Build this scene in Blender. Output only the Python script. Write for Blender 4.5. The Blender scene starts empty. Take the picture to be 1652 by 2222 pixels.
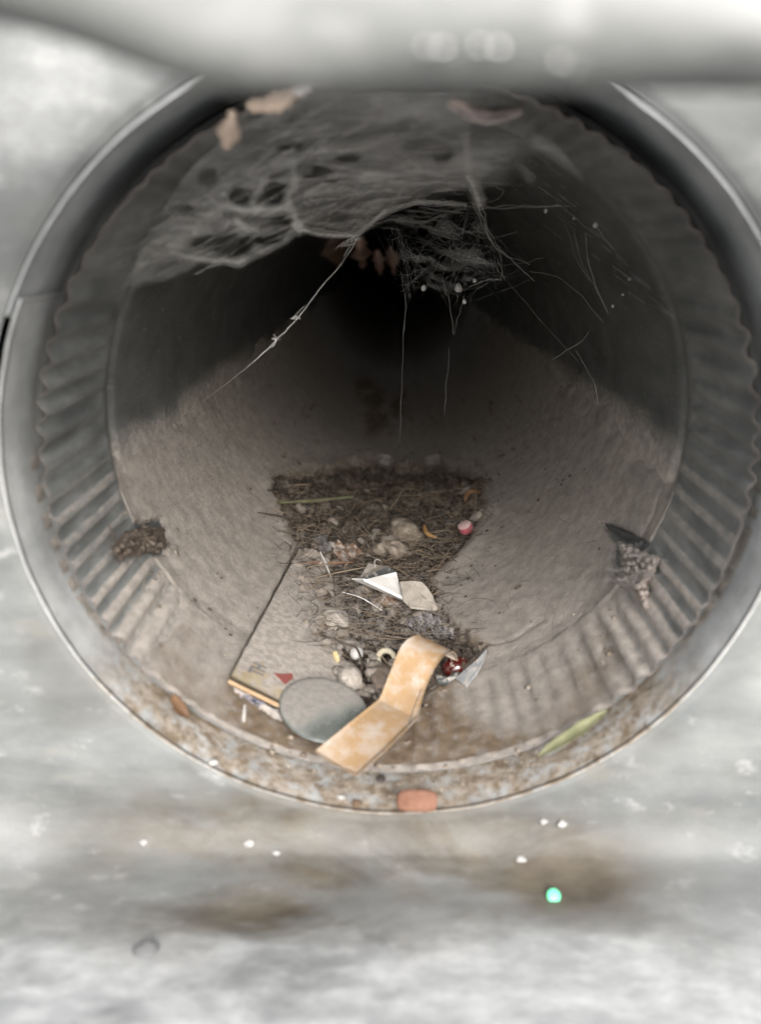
import bpy, math, random
import numpy as np
from mathutils import Vector, Euler
random.seed(7); rng = np.random.default_rng(11)
S = 0.1                    # metres per pipe radius: shapes below are in pipe radii
sc = bpy.context.scene
col = sc.collection
R = math.radians
# ------------------------------------------------------------------ camera
CAM = np.array([-0.007, -2.056, 0.63])
cam = bpy.data.cameras.new('camera'); cam_o = bpy.data.objects.new('camera', cam); col.objects.link(cam_o)
cam_o.location = (CAM * S).tolist()
cam_rot = Euler((R(70.425), 0, R(1.0)))
cam_o.rotation_euler = cam_rot
cam.sensor_fit = 'HORIZONTAL'; cam.sensor_width = 36; cam.lens = 36.26
cam.clip_start = 0.002; cam.clip_end = 50
cam.dof.use_dof = True; cam.dof.focus_distance = 3.55 * S; cam.dof.aperture_fstop = 10.0
cam.dof.aperture_blades = 0
sc.camera = cam_o
# ------------------------------------------------------------------ light
SUN_EL, SUN_AZ = 33, 168
w = bpy.data.worlds.new('World'); sc.world = w; w.use_nodes = True
nt = w.node_tree
sky = nt.nodes.new('ShaderNodeTexSky'); sky.sky_type = 'NISHITA'; sky.sun_disc = False
sky.sun_elevation = R(SUN_EL); sky.sun_rotation = R(SUN_AZ); sky.dust_density = 4; sky.ozone_density = 0.5
hs = nt.nodes.new('ShaderNodeHueSaturation'); hs.inputs['Saturation'].default_value = 0.3
nt.links.new(sky.outputs[0], hs.inputs['Color'])
bg = nt.nodes['Background']; bg.inputs[1].default_value = 0.15
nt.links.new(hs.outputs[0], bg.inputs[0])
sun = bpy.data.lights.new('sun', 'SUN'); sun.energy = 0.5; sun.angle = R(22); sun.color = (1, .975, .94)
sun_o = bpy.data.objects.new('sun', sun); col.objects.link(sun_o)
az = R(SUN_AZ)
sd = Vector((math.sin(az) * math.cos(R(SUN_EL)), math.cos(az) * math.cos(R(SUN_EL)), math.sin(R(SUN_EL))))
sun_o.rotation_euler = sd.to_track_quat('Z', 'Y').to_euler(); sun_o.location = sd * 3
sc.view_settings.view_transform = 'Standard'; sc.view_settings.look = 'None'
sc.view_settings.exposure = 1.6; sc.view_settings.gamma = 1
sc.cycles.max_bounces = 10; sc.cycles.diffuse_bounces = 6; sc.cycles.transparent_max_bounces = 24
# ------------------------------------------------------------------ geometry of the view: pixel -> ray -> point on a real surface
RM = np.array(cam_rot.to_matrix())
def ray(px, py):
    px = np.asarray(px, float); py = np.asarray(py, float)
    d = np.stack([px - 826, -(py - 1111), np.full(px.shape, -1664.)], -1)
    d = d @ RM.T
    return d / np.linalg.norm(d, axis=-1, keepdims=True)
def proj(P):
    q = (np.asarray(P) - CAM) @ RM
    return 826 + 1664 * q[..., 0] / -q[..., 2], 1111 - 1664 * q[..., 1] / -q[..., 2]
def atY(px, py, Y):
    d = ray(px, py); t = (np.asarray(Y) - CAM[1]) / d[..., 1]
    return CAM + d * t[..., None]
def onpipe(px, py, t=0.0):
    d = ray(px, py); r = 1 - np.asarray(t)
    a = d[..., 0]**2 + d[..., 2]**2; b = CAM[0]*d[..., 0] + CAM[2]*d[..., 2]; c = CAM[0]**2 + CAM[2]**2 - r*r
    k = (-b + np.sqrt(np.maximum(b*b - a*c, 0))) / a
    return CAM + d * k[..., None]
def V(px, py, t=0.0): return onpipe(np.array(px, float), np.array(py, float), t)
def frame(px, py, t=0.0):
    """point on the pipe floor, with across / along / up axes"""
    p = V(px, py, t); up = np.array([-p[0], 0, -p[2]]); up /= np.linalg.norm(up)
    al = np.array([0, 1., 0]); ac = np.cross(al, up)
    return p, ac, al, up
def pxsize(p): return np.linalg.norm(p - CAM) / 1664
# ------------------------------------------------------------------ noise
def _h(i, j, s):
    n = (i * 374761393 + j * 668265263 + s * 1442695041) & 0x7fffffff
    n = ((n ^ (n >> 13)) * 1274126177) & 0x7fffffff
    return ((n ^ (n >> 16)) & 0xffff) / 65535.0
def vn(x, y, s=0):
    x = np.asarray(x, float); y = np.asarray(y, float)
    i = np.floor(x).astype(np.int64); j = np.floor(y).astype(np.int64); u = x - i; v = y - j
    u = u*u*(3-2*u); v = v*v*(3-2*v)
    a = _h(i, j, s)*(1-u) + _h(i+1, j, s)*u; b = _h(i, j+1, s)*(1-u) + _h(i+1, j+1, s)*u
    return a*(1-v) + b*v
def fbm(x, y, s=0, o=4):
    r = 0; a = .5; n = 0
    for k in range(o):
        r = r + a*vn(x*2**k + 13.7*k, y*2**k + 5.1*k, s+k); n += a; a *= .5
    return r/n
def sst(a, b, x):
    u = np.clip((x-a)/(b-a), 0, 1); return u*u*(3-2*u)
def sdpoly(x, y, poly):
    """signed distance in px, positive inside"""
    x = np.asarray(x, float); y = np.asarray(y, float)
    d = np.full(x.shape, 1e9); ins = np.zeros(x.shape, bool); n = len(poly)
    for k in range(n):
        x0, y0 = poly[k]; x1, y1 = poly[(k+1) % n]
        ex, ey = x1-x0, y1-y0
        u = np.clip(((x-x0)*ex + (y-y0)*ey)/(ex*ex+ey*ey+1e-9), 0, 1)
        d = np.minimum(d, np.hypot(x-x0-u*ex, y-y0-u*ey))
        c = ((y0 > y) != (y1 > y)) & (x < (x1-x0)*(y-y0)/((y1-y0) if y1 != y0 else 1e-9) + x0)
        ins ^= c
    return np.where(ins, d, -d)
def dseg(x, y, pts):
    d = np.full(np.shape(x), 1e9)
    for (x0, y0), (x1, y1) in zip(pts[:-1], pts[1:]):
        ex, ey = x1-x0, y1-y0
        u = np.clip(((x-x0)*ex + (y-y0)*ey)/(ex*ex+ey*ey+1e-9), 0, 1)
        d = np.minimum(d, np.hypot(x-x0-u*ex, y-y0-u*ey))
    return d
# ------------------------------------------------------------------ mesh / object helpers
def thing(name, label, cat, base, group=None):
    o = bpy.data.objects.new(name, None); col.objects.link(o); o.empty_display_size = .005
    o.location = (np.asarray(base, float) * S).tolist(); o['label'] = label; o['category'] = cat
    if group: o['group'] = group
    o['_b'] = [float(v) for v in base]
    return o
def mesh(name, verts, faces, m, parent=None, base=None, smooth=True, attrs=None, label=None, cat=None, group=None, kind=None):
    verts = np.asarray(verts, float).reshape(-1, 3)
    b = np.array(parent['_b']) if parent is not None and '_b' in parent else (np.asarray(base, float) if base is not None else np.zeros(3))
    me = bpy.data.meshes.new(name)
    me.from_pydata(((verts - b) * S).tolist(), [], faces if isinstance(faces, list) else faces.tolist())
    if m is not None: me.materials.append(m)
    if smooth: me.polygons.foreach_set('use_smooth', [True]*len(me.polygons))
    for k, v in (attrs or {}).items():
        a = me.attributes.new(k, 'FLOAT', 'POINT'); a.data.foreach_set('value', np.asarray(v, np.float32).ravel())
    me.update()
    o = bpy.data.objects.new(name, me); col.objects.link(o)
    if parent is not None: o.parent = parent; o['_b'] = [float(v) for v in b] 
    else: o.location = (b * S).tolist()
    if label: o['label'] = label
    if cat: o['category'] = cat
    if group: o['group'] = group
    if kind: o['kind'] = kind
    return o
def gridfaces(nu, nv, wrap=False):
    i = np.arange(nu if wrap else nu-1)[:, None]; j = np.arange(nv-1)[None]
    i2 = (i+1) % nu
    return np.stack([i*nv+j+0*i, i2*nv+j, i2*nv+j+1, i*nv+j+1+0*i2], -1).reshape(-1, 4)
def tubes(P, r, sides=3):
    """P (n,k,3) polylines, r (n,) or (n,k): one mesh of thin tubes"""
    P = np.asarray(P, float); n, k, _ = P.shape
    r = np.broadcast_to(np.asarray(r, float).reshape(n, -1), (n, k))
    T = np.gradient(P, axis=1); T /= np.linalg.norm(T, axis=-1, keepdims=True)+1e-12
    ref = np.where(np.abs(T[..., 2:3]) > .9, np.array([1., 0, 0]), np.array([0, 0, 1.]))
    A = np.cross(T, ref); A /= np.linalg.norm(A, axis=-1, keepdims=True)+1e-12
    B = np.cross(T, A)
    an = np.arange(sides)*2*np.pi/sides
    Q = P[:, :, None] + r[:, :, None, None]*(A[:, :, None]*np.cos(an)[:, None] + B[:, :, None]*np.sin(an)[:, None])
    idx = np.arange(n*k*sides).reshape(n, k, sides)
    a = idx[:, :-1]; b = idx[:, 1:]
    F = np.stack([a, np.roll(a, -1, 2), np.roll(b, -1, 2), b], -1).reshape(-1, 4)
    return Q.reshape(-1, 3), F
def resample(pts, k):
    pts = np.asarray(pts, float); s = np.r_[0, np.cumsum(np.linalg.norm(np.diff(pts, axis=0), axis=1))]
    u = np.linspace(0, s[-1], k)
    return np.stack([np.interp(u, s, pts[:, c]) for c in range(pts.shape[1])], 1)
def smoothline(pts, k, it=3):
    pts = np.asarray(pts, float)
    for _ in range(it):
        q = np.empty((2*len(pts), pts.shape[1]))
        q[0] = pts[0]; q[-1] = pts[-1]
        q[1:-1:2] = .75*pts[:-1]+.25*pts[1:]; q[2:-1:2] = .25*pts[:-1]+.75*pts[1:]
        pts = q
    return resample(pts, k)
def slab(poly3, th, up):
    """closed plate from an outline (n,3), thickness th along -up"""
    P = np.asarray(poly3, float); n = len(P); up = np.asarray(up, float)
    Q = np.r_[P, P - up*th]
    F = [list(range(n)), list(range(2*n-1, n-1, -1))]
    for i in range(n): F.append([i, i+n, (i+1) % n + n, (i+1) % n])
    return Q, F
def sheet(G, th):
    """G (nu,nv,3) point grid -> closed sheet with thickness th"""
    nu, nv, _ = G.shape
    du = np.gradient(G, axis=0); dv = np.gradient(G, axis=1); N = np.cross(du, dv); N /= np.linalg.norm(N, axis=-1, keepdims=True)+1e-12
    A = (G+N*th/2).reshape(-1, 3); B = (G-N*th/2).reshape(-1, 3); n = nu*nv
    f = gridfaces(nu, nv); F = [list(map(int, q)) for q in f] + [[int(q[3]+n), int(q[2]+n), int(q[1]+n), int(q[0]+n)] for q in f]
    ring = [(i, 0) for i in range(nu)] + [(nu-1, j) for j in range(1, nv)] + [(i, nv-1) for i in range(nu-2, -1, -1)] + [(0, j) for j in range(nv-2, 0, -1)]
    ids = [i*nv+j for i, j in ring]
    for a, b in zip(ids, ids[1:]+ids[:1]): F.append([a, a+n, b+n, b][::-1])
    return np.r_[A, B], F
def blob(c, rad, axes=None, lump=.15, seed=0, nu=20, nv=12, flat=0):
    """lumpy pebble; rad = three semi-axes along axes (rows)"""
    axes = np.eye(3) if axes is None else np.asarray(axes)
    u = np.linspace(0, 2*np.pi, nu, endpoint=False); v = np.linspace(.02, np.pi-.02, nv)
    U, W = np.meshgrid(u, v, indexing='ij')
    D = np.stack([np.cos(U)*np.sin(W), np.sin(U)*np.sin(W), np.cos(W)], -1)
    k = 1 + lump*2.4*(fbm(D[..., 0]*1.6+D[..., 2]*1.1+9, D[..., 1]*1.6-D[..., 2]*.7+9, seed, 3)-.5) + (lump > .12)*lump*1.1*(fbm(D[..., 0]*4+D[..., 2]*2.3+9, D[..., 1]*4-D[..., 2]*3.1+9, seed+7, 3)-.5)
    L = D*k[..., None]*np.asarray(rad)
    if flat: L = np.sign(L)*np.abs(L/np.asarray(rad))**flat*np.asarray(rad)
    P = np.asarray(c) + L @ axes
    f = gridfaces(nu, nv, True)
    F = [list(map(int, q)) for q in f]
    F.append([i*nv for i in range(nu)][::-1]); F.append([i*nv+nv-1 for i in range(nu)])
    return P.reshape(-1, 3), F
def merge(parts):
    Vs, Fs, o = [], [], 0
    for v, f in parts:
        Vs.append(np.asarray(v)); Fs += [[int(i)+o for i in q] for q in f]; o += len(v)
    return np.concatenate(Vs), Fs
# ------------------------------------------------------------------ materials
class NT:
    def __init__(s, name):
        s.m = bpy.data.materials.new(name); s.m.use_nodes = True; s.t = s.m.node_tree
        s.b = s.t.nodes['Principled BSDF']; s.out = s.t.nodes['Material Output']
        tc = s.t.nodes.new('ShaderNodeTexCoord'); s.co = tc.outputs['Object']; s.geo = s.t.nodes.new('ShaderNodeNewGeometry')
    def n(s, typ, **kw):
        x = s.t.nodes.new(typ)
        for k, v in kw.items(): setattr(x, k, v)
        return x
    def link(s, a, b): s.t.links.new(a, b)
    def noise(s, scale, detail=5, rough=.6, stretch=(1, 1, 1), dist=0):
        mp = s.n('ShaderNodeMapping'); mp.inputs['Scale'].default_value = stretch; s.link(s.co, mp.inputs['Vector'])
        x = s.n('ShaderNodeTexNoise'); s.link(mp.outputs[0], x.inputs['Vector'])
        x.inputs['Scale'].default_value = scale; x.inputs['Detail'].default_value = detail; x.inputs['Roughness'].default_value = rough; x.inputs['Distortion'].default_value = dist
        return x.outputs['Fac']
    def rng(s, f, a, b, c=0, d=1):
        x = s.n('ShaderNodeMapRange'); x.clamp = True
        for i, v in enumerate((a, b, c, d)): x.inputs[i+1].default_value = v
        s.link(f, x.inputs[0]); return x.outputs[0]
    def math(s, op, a, b=0):
        x = s.n('ShaderNodeMath', operation=op)
        for i, v in enumerate((a, b)):
            if isinstance(v, (int, float)): x.inputs[i].default_value = v
            else: s.link(v, x.inputs[i])
        return x.outputs[0]
    def mix(s, f, a, b):
        x = s.n('ShaderNodeMix', data_type='RGBA')
        for i, v in ((0, f), (6, a), (7, b)):
            if isinstance(v, (int, float)): x.inputs[i].default_value = v
            elif isinstance(v, tuple): x.inputs[i].default_value = (*v, 1)
            else: s.link(v, x.inputs[i])
        return x.outputs[2]
    def attr(s, name): 
        a = s.n('ShaderNodeAttribute'); a.attribute_name = name; return a.outputs['Fac']
    def upz(s):
        x = s.n('ShaderNodeSeparateXYZ'); s.link(s.geo.outputs['Normal'], x.inputs[0]); return x.outputs[2]
    def bump(s, h, strength, dist):
        x = s.n('ShaderNodeBump'); x.inputs['Strength'].default_value = strength; x.inputs['Distance'].default_value = dist
        s.link(h, x.inputs['Height']); s.link(x.outputs[0], s.b.inputs['Normal'])
    def set(s, **kw):
        for k, v in kw.items():
            i = s.b.inputs[k.replace('_', ' ')]
            if isinstance(v, (int, float)): i.default_value = v
            elif isinstance(v, tuple): i.default_value = (*v, 1)
            else: s.link(v, i)
DUST = (.395, .356, .318); DUST2 = (.28, .253, .226); BROWN = (.13, .095, .065); BROWN2 = (.22, .165, .115)
def simple(name, c1, c2, scale=250, rough=.8, bump=.4, dist=.0006, metal=0, dust=0, dscale=300, spec=.3, **kw):
    t = NT(name); c = t.mix(t.rng(t.noise(scale), .35, .65), c1, c2)
    if dust:
        f = t.math('MULTIPLY', t.rng(t.upz(), .1, .8), t.rng(t.noise(dscale), .62-dust*.4, .72-dust*.3))
        c = t.mix(f, c, DUST); t.set(Roughness=t.rng(f, 0, 1, rough, .95))
        t.set(Metallic=t.rng(f, 0, 1, metal, 0))
    else: t.set(Roughness=rough, Metallic=metal)
    t.set(Base_Color=c, Specular_IOR_Level=spec, **kw)
    if bump: t.bump(t.noise(scale*3), bump, dist)
    return t.m
# galvanised sheet
t = NT('galvanised_sheet')
n1 = t.noise(45, 6, .65, (.5, 1, 1.2)); n2 = t.noise(130, 6, .65, (.6, 1, 1)); n3 = t.noise(18, 4, .5, (.6, 1, 1))
c = t.mix(t.rng(n1, .35, .68), (.125, .132, .131), (.215, .222, .217))
c = t.mix(t.rng(n2, .58, .75, 0, .6), c, (.46, .46, .455))
c = t.mix(t.rng(n3, .46, .7, 0, .6), c, (.11, .118, .12))
c = t.mix(t.rng(t.noise(70, 4, .5, (.5, 1, 1)), .6, .75, 0, .35), c, (.27, .25, .20))
c = t.mix(t.math('MULTIPLY', t.attr('rust_and_light'), t.rng(t.noise(38, 6, .6, (.6, 1, 1)), .25, .5)), c, t.mix(t.rng(n2, .4, .65), (.46, .467, .465), (.68, .685, .675)))
br = t.attr('dirt')
dm = t.math('MULTIPLY', br, t.rng(t.noise(42, 8, .62, (.45, 1, 1), .6), .34, .56, .42, .98))
c = t.mix(dm, c, t.mix(t.rng(t.noise(70, 6, .6, (.5, 1, 1)), .35, .65), (.04, .031, .021), (.105, .088, .064)))
t.set(Base_Color=c, Metallic=t.rng(dm, 0, 1, .12, 0), Roughness=t.rng(n1, .3, .7, .5, .7))
t.bump(t.noise(220, 6, .6), .35, .0008); GALV = t.m
t = NT('collar_metal')
n1 = t.noise(60, 6, .65)
c = t.mix(t.rng(n1, .35, .68), (.32, .332, .335), (.54, .55, .545))
br = t.attr('dirt'); dm = t.math('MULTIPLY', br, t.rng(t.noise(150, 6, .7), .34, .52))
c = t.mix(dm, c, t.mix(t.rng(t.noise(320), .4, .6), (.17, .13, .09), (.33, .285, .235)))
t.set(Base_Color=c, Metallic=t.rng(dm, 0, 1, .2, 0), Roughness=.5); t.bump(t.noise(300), .3, .0006); COLLAR = t.m
# pipe wall: dark zinc with streaks and specks, a film of dust where it has settled
t = NT('dusty_pipe_metal')
n1 = t.noise(60, 6, .65, (1, .5, 1)); 
c = t.mix(t.rng(n1, .35, .68), (.11, .116, .114), (.20, .206, .20))
c = t.mix(t.rng(t.noise(330, 4, .6, (1, .22, 1)), .63, .74, 0, .55), c, (.42, .42, .41))
c = t.mix(t.rng(t.noise(900, 2, .5, (1, .5, 1)), .70, .76, 0, .8), c, (.55, .54, .5))
c = t.mix(t.attr('zinc'), c, t.mix(t.rng(t.noise(240, 5, .7, (1, .4, 1)), .35, .65), (.19, .197, .193), (.30, .305, .295)))
df = t.math('ADD', t.attr('dust'), t.math('MULTIPLY', t.math('SUBTRACT', t.noise(500, 6, .75, (1, .5, 1)), .5), 1.1))
df = t.rng(df, .3, .75)
dc = t.mix(t.rng(t.noise(220, 5), .38, .62), DUST2, DUST)
t.set(Base_Color=t.mix(df, c, dc), Metallic=t.rng(df, 0, 1, .4, 0), Roughness=t.rng(df, 0, 1, .5, .95), Specular_IOR_Level=.3)
t.bump(t.noise(700, 6, .7), .5, .0006); PIPE = t.m
t = NT('settled_dust')
c = t.mix(t.rng(t.noise(170, 6, .65), .36, .64), DUST2, DUST)
c = t.mix(t.rng(t.noise(900, 3, .6), .58, .72, 0, .6), c, (.47, .42, .37))
c = t.mix(t.rng(t.noise(1300, 2, .5), .66, .76, 0, .5), c, (.17, .14, .12))
bm = t.math('MULTIPLY', t.attr('brown'), t.rng(t.noise(210, 6, .7), .3, .52))
c = t.mix(bm, c, t.mix(t.rng(t.noise(420, 5, .7), .38, .62), BROWN, BROWN2))
t.set(Base_Color=c, Roughness=.97, Specular_IOR_Level=.1); t.bump(t.noise(900, 8, .8), .85, .0012); DUSTM = t.m
t = NT('fibrous_debris')
c = t.mix(t.rng(t.noise(230, 6, .7, dist=1.5), .36, .62), (.026, .020, .016), (.21, .17, .135))
c = t.mix(t.rng(t.noise(110, 4, .6), .5, .66, 0, .8), c, (.25, .22, .19))
t.set(Base_Color=c, Roughness=.97, Specular_IOR_Level=.1); t.bump(t.noise(520, 8, .8), 1, .004); DEBRIS = t.m
def fibre(name, c, trl=0): 
    t = NT(name); t.set(Base_Color=t.mix(t.noise(40), tuple(v*.6 for v in c), c), Roughness=.75, Specular_IOR_Level=.25); return t.m
HAIR_D = fibre('dark_fibre', (.085, .068, .056)); HAIR_T = fibre('tan_fibre', (.30, .235, .17)); HAIR_G = fibre('grey_fibre', (.33, .315, .30)); SILK = fibre('silk', (.78, .77, .75))
RUST_EDGE = simple('rusty_cut_edge', (.30, .19, .165), (.42, .33, .30), 200, .6, .2)
# cobweb: translucent silk felt whose holes are set by a measured density
t = NT('cobweb_felt')
fine = t.noise(260, 6, .7, (.4, 1, 1.3), .8)
den = t.math('MULTIPLY', t.attr('silk'), t.rng(fine, .25, .75, .45, 1.75))
ds = t.n('ShaderNodeBsdfDiffuse'); ds.inputs[0].default_value = (.84, .83, .81, 1)
tl = t.n('ShaderNodeBsdfTranslucent'); tl.inputs[0].default_value = (.84, .83, .81, 1)
m1 = t.n('ShaderNodeMixShader'); m1.inputs[0].default_value = .3; t.link(ds.outputs[0], m1.inputs[1]); t.link(tl.outputs[0], m1.inputs[2])
tr = t.n('ShaderNodeBsdfTransparent'); m2 = t.n('ShaderNodeMixShader')
t.link(t.rng(den, 0, 1), m2.inputs[0]); t.link(tr.outputs[0], m2.inputs[1]); t.link(m1.outputs[0], m2.inputs[2]); t.link(m2.outputs[0], t.out.inputs[0]); WEB = t.m

# ------------------------------------------------------------------ SETTING: galvanised housing round the opening
YP = -.12                                   # plane of the face panel
prof = smoothline([(YP, 1.34), (YP, .6), (YP, 0), (YP, -.6), (YP, -.98), (YP-.01, -1.10), (YP-.10, -1.19), (-.5, -1.165), (-.85, -1.07), (-1.2, -.96), (-1.55, -.83), (-2.0, -.6)], 900, 2)
ps = np.r_[0, np.cumsum(np.hypot(*np.diff(prof, axis=0).T))]
s_of_z0 = np.interp(0, -prof[:300, 1], ps[:300])
def prof_at(s):                             # s = height on the flat part, arc length beyond it
    u = s_of_z0 - s
    return np.interp(u, ps, prof[:, 0]), np.interp(u, ps, prof[:, 1])
HOLE_LO, HOLE_UP = 1.056, 1.076
housing = thing('metal_housing', 'pale galvanised sheet metal housing with a big round opening', 'metal housing', (0, YP, -1.28))
na, nr = 420, 110
th = np.linspace(0, 2*np.pi, na, endpoint=False)
upw = sst(.12, .3, np.sin(th))
r0 = HOLE_LO + (HOLE_UP-HOLE_LO)*upw
smin, smax, xw = s_of_z0-ps[-1]+.01, 1.3, 3.0
ext = np.minimum(xw/np.maximum(np.abs(np.cos(th)), 1e-6), np.where(np.sin(th) > 0, smax, -smin)/np.maximum(np.abs(np.sin(th)), 1e-6))
k = np.linspace(0, 1, nr)**1.7
rr = r0[:, None] + (ext-r0)[:, None]*k
X = rr*np.cos(th)[:, None]; Sg = rr*np.sin(th)[:, None]
Yp, Zp = prof_at(Sg)
dent = .018*(fbm(X*1.3+20, Sg*2+20, 3, 3)-.5)*sst(1.1, 1.5, rr)
roll = .008*np.exp(-((rr-r0[:, None])/.016)**2)          # edge rolled in towards the collar
P = np.stack([X, Yp+dent+roll, Zp], -1)
dirt = np.exp(-((X+.12)/.75)**2)*np.exp(-((Sg+1.13)/.12)**2)*1.5 + .55*np.exp(-((X+.35)/.5)**2)*np.exp(-((Sg+1.42)/.13)**2)*(fbm(X*3, Sg*3, 5) > .45) \
     + .5*np.exp(-((X-.55)/.3)**2)*np.exp(-((Sg+1.28)/.1)**2)
dirt += .6*(sst(.45, .62, fbm(X*2+3, Sg*5, 8, 5)))*np.exp(-((Sg+1.3)/.28)**2)*np.exp(-(X/1.1)**2) + .3*sst(.5, .65, fbm(X*3+9, Sg*3, 18, 5))*(Sg < .2)*sst(1.5, 1.1, rr)
F = gridfaces(na, nr, True)
mesh('face_panel', P, F[:, ::-1], GALV, housing, attrs={'dirt': np.clip(dirt, 0, 1), 'rust_and_light': np.clip(sst(-1.2, -1.7, Sg)*1.0 + .2*sst(.5, .64, fbm(X*1.5+5, Sg*2.2, 14))*(Sg > -1.3)*sst(1.1, 1.25, rr) + .5*np.exp(-((rr-1.24)/.13)**2)*sst(-.15, .1, np.sin(th))[:, None]*sst(.35, .6, fbm(X*4, Sg*3, 16)), 0, 1)})  # white mottling, plus brightness painted on the ledge and beside the upper collar
GLINT = simple('glint_metal', (.8, .8, .78), (.85, .85, .83), 100, .18, 0, 0, 1)
# overhanging rolled lip in front, above
nx = 160; xs = np.linspace(-2.2, 2.2, nx); pz = []
edge = .772 + .062*(1-sst(-.42, -.15, xs)) + .02*sst(.35, .9, xs) + .004*(fbm(xs*4, xs*0, 2)-.5)
cs = np.array([(.22, .5), (.15, .3), (.09, .12), (.06, .03), (.03, 0), (0, -.002), (-.025, .012), (-.034, .04), (-.034, .10), (-.025, .2), (.0, .34), (.05, .52)])
cs = smoothline(cs, 60, 2)
G = np.stack([np.repeat(xs[:, None], 60, 1), -1.22 + cs[None, :, 0] + 0*xs[:, None], edge[:, None] + cs[None, :, 1]], -1)
G[..., 1] += .01*(fbm(G[..., 0]*3, G[..., 2]*9, 4)-.5)
v, f = sheet(G, .012); mesh('overhanging_lip', v, f, GALV, housing, attrs={'dirt': np.zeros(len(v)), 'rust_and_light': np.clip(.0+.3*sst(.45, .6, fbm(v[:, 0]*2.5, v[:, 2]*9, 15)), 0, 1)})
# shiny beads added on the lip to make its highlights
for i, (px, py, r) in enumerate([(925, 104, .010), (960, 106, .011), (1040, 102, .011), (1082, 107, .012), (1215, 135, .008), (1250, 148, .006), (700, 98, .004)]):
    p = atY(np.array(float(px)), np.array(float(py)), -1.262); vv, ff = blob(p, (r*.36, r*.3, r*.36), None, .1, i); 
    mesh('glint_bead', vv, ff, GLINT, housing)
# ring added to stop light leaking behind the collar, painted black as shade
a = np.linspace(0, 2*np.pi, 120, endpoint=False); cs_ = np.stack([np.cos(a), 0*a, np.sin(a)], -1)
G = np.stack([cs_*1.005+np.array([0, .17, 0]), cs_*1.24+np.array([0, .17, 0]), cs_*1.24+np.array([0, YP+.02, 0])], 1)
mesh('light_seal_ring', G, gridfaces(120, 3, True), simple('gap_shade_black', (.008, .008, .008), (.014, .014, .014), 20, .95, 0), housing, smooth=False)
# collar in two halves
def collar(a0, a1, rad, y0, y1, dirtf, n=260, rcen=0):
    a = np.linspace(a0, a1, n); q = np.array([(y1+.03, 0), (y1, 0), (y0*.4+y1*.6, .003), (y0*.7+y1*.3, -.002), (y0+.03, .001), (y0, .004)])
    q = smoothline(q, 20, 2)
    rr = rad + q[None, :, 1] + .004*(fbm(a[:, None]*6, q[None, :, 0]*10, 9)-.5)
    X = rr*np.cos(a)[:, None]; Z = rr*np.sin(a)[:, None]; Y = np.repeat(q[None, :, 0], n, 0) + .006*(fbm(a*5, a*0, 4)-.5)[:, None]
    v, f = sheet(np.stack([X, Y, Z], -1), .008)
    d = np.clip(dirtf(v), 0, 1)
    return mesh('collar_section', v, f, COLLAR, housing, attrs={'dirt': d})
lo_d = lambda v: 1.4*sst(-.45, -.85, v[:, 2]) + .15
c1_ = collar(R(152), R(373), 1.041, -.128, .14, lo_d); c1_['label'] = 'lower pale section of the round collar, caked with dirt'
c2_ = collar(R(10), R(155), 1.060, -.122, .14, lambda v: 0*v[:, 0]); c2_['label'] = 'upper dark section of the round collar'

# ------------------------------------------------------------------ SETTING: the pipe
NCR = 84; LC = .53
def pipe_r(ph, Y, full=1.0):
    """inner radius; ph measured from the bottom"""
    amp = .0092*(1-sst(LC-.14, LC, Y))*full*(.85+.3*np.sin(ph*3+1)+.3*np.sin(ph*7+2)+.25*np.sin(ph*17))*(1-.85*(1-sst(.5, .95, np.abs(ph)))*(1-sst(0., .2, Y)))*(.45+.55*sst(-.75, -.2, np.cos(ph)))
    w_ = np.cos(NCR*ph + 1.6*np.sin(2*ph+.5) + 1.3*np.sin(5*ph) + .9*np.sin(11*ph+1))
    w_ = np.sign(w_)*np.abs(w_)**.7
    bead = .013*np.exp(-((Y-LC-.045)/.028)**2)
    dentf = .05*np.exp(-((ph+2.85)/.14)**2)*np.exp(-(Y/.15)**2)
    return 1 + amp*w_ - .010*(1-sst(LC-.05, LC+.02, Y)) + bead*full - dentf*0
pipe = thing('round_pipe', 'dusty round metal pipe with a crimped end, lined with cobwebs', 'pipe', (0, 0, -1.02))
na = 1260
ys = np.r_[np.linspace(0, LC-.14, 8), np.linspace(LC-.12, LC+.14, 26), np.linspace(LC+.17, 4, 70), np.linspace(4.15, 7.2, 10), np.linspace(7.3, 7.7, 12), np.linspace(7.9, 22, 36)]
ph = np.linspace(-np.pi, np.pi, na, endpoint=False)
PH, YY = np.meshgrid(ph, ys, indexing='ij')
rr = pipe_r(PH, YY); P = np.stack([rr*np.sin(PH), YY, -rr*np.cos(PH)], -1)
# torn notch edge: rim line wanders a little
P[:, 0, 1] += .012*(fbm(ph*8, ph*0, 3)-.5)
PX, PY = proj(P)
aph = np.abs(PH)
lim = np.where(YY < LC, 1.05, 1.50) - .02*np.clip(YY-1, 0, 6)
dust = 1-sst(-.16, .2, aph-lim+.18*(fbm(PH*5, YY*3, 7)-.5))
crv = np.cos(NCR*PH + 1.6*np.sin(2*PH+.5) + 1.3*np.sin(5*PH) + .9*np.sin(11*PH+1))
dust = np.clip(dust + np.where(YY < LC, -.35*np.clip(crv, -.2, 1)*(aph > .75)*(aph < 1.6) + .45*(crv < -.2)*(aph > .9)*(aph < 1.5), 0), 0, 1)
BARE_R = [(1312, 1138), (1345, 1148), (1395, 1170), (1432, 1188), (1425, 1240), (1395, 1290), (1350, 1262), (1335, 1215), (1338, 1180)]
BARE_L = [(250, 1150), (290, 1135), (345, 1128), (360, 1170), (352, 1205), (300, 1212), (240, 1212), (238, 1180)]
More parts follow.
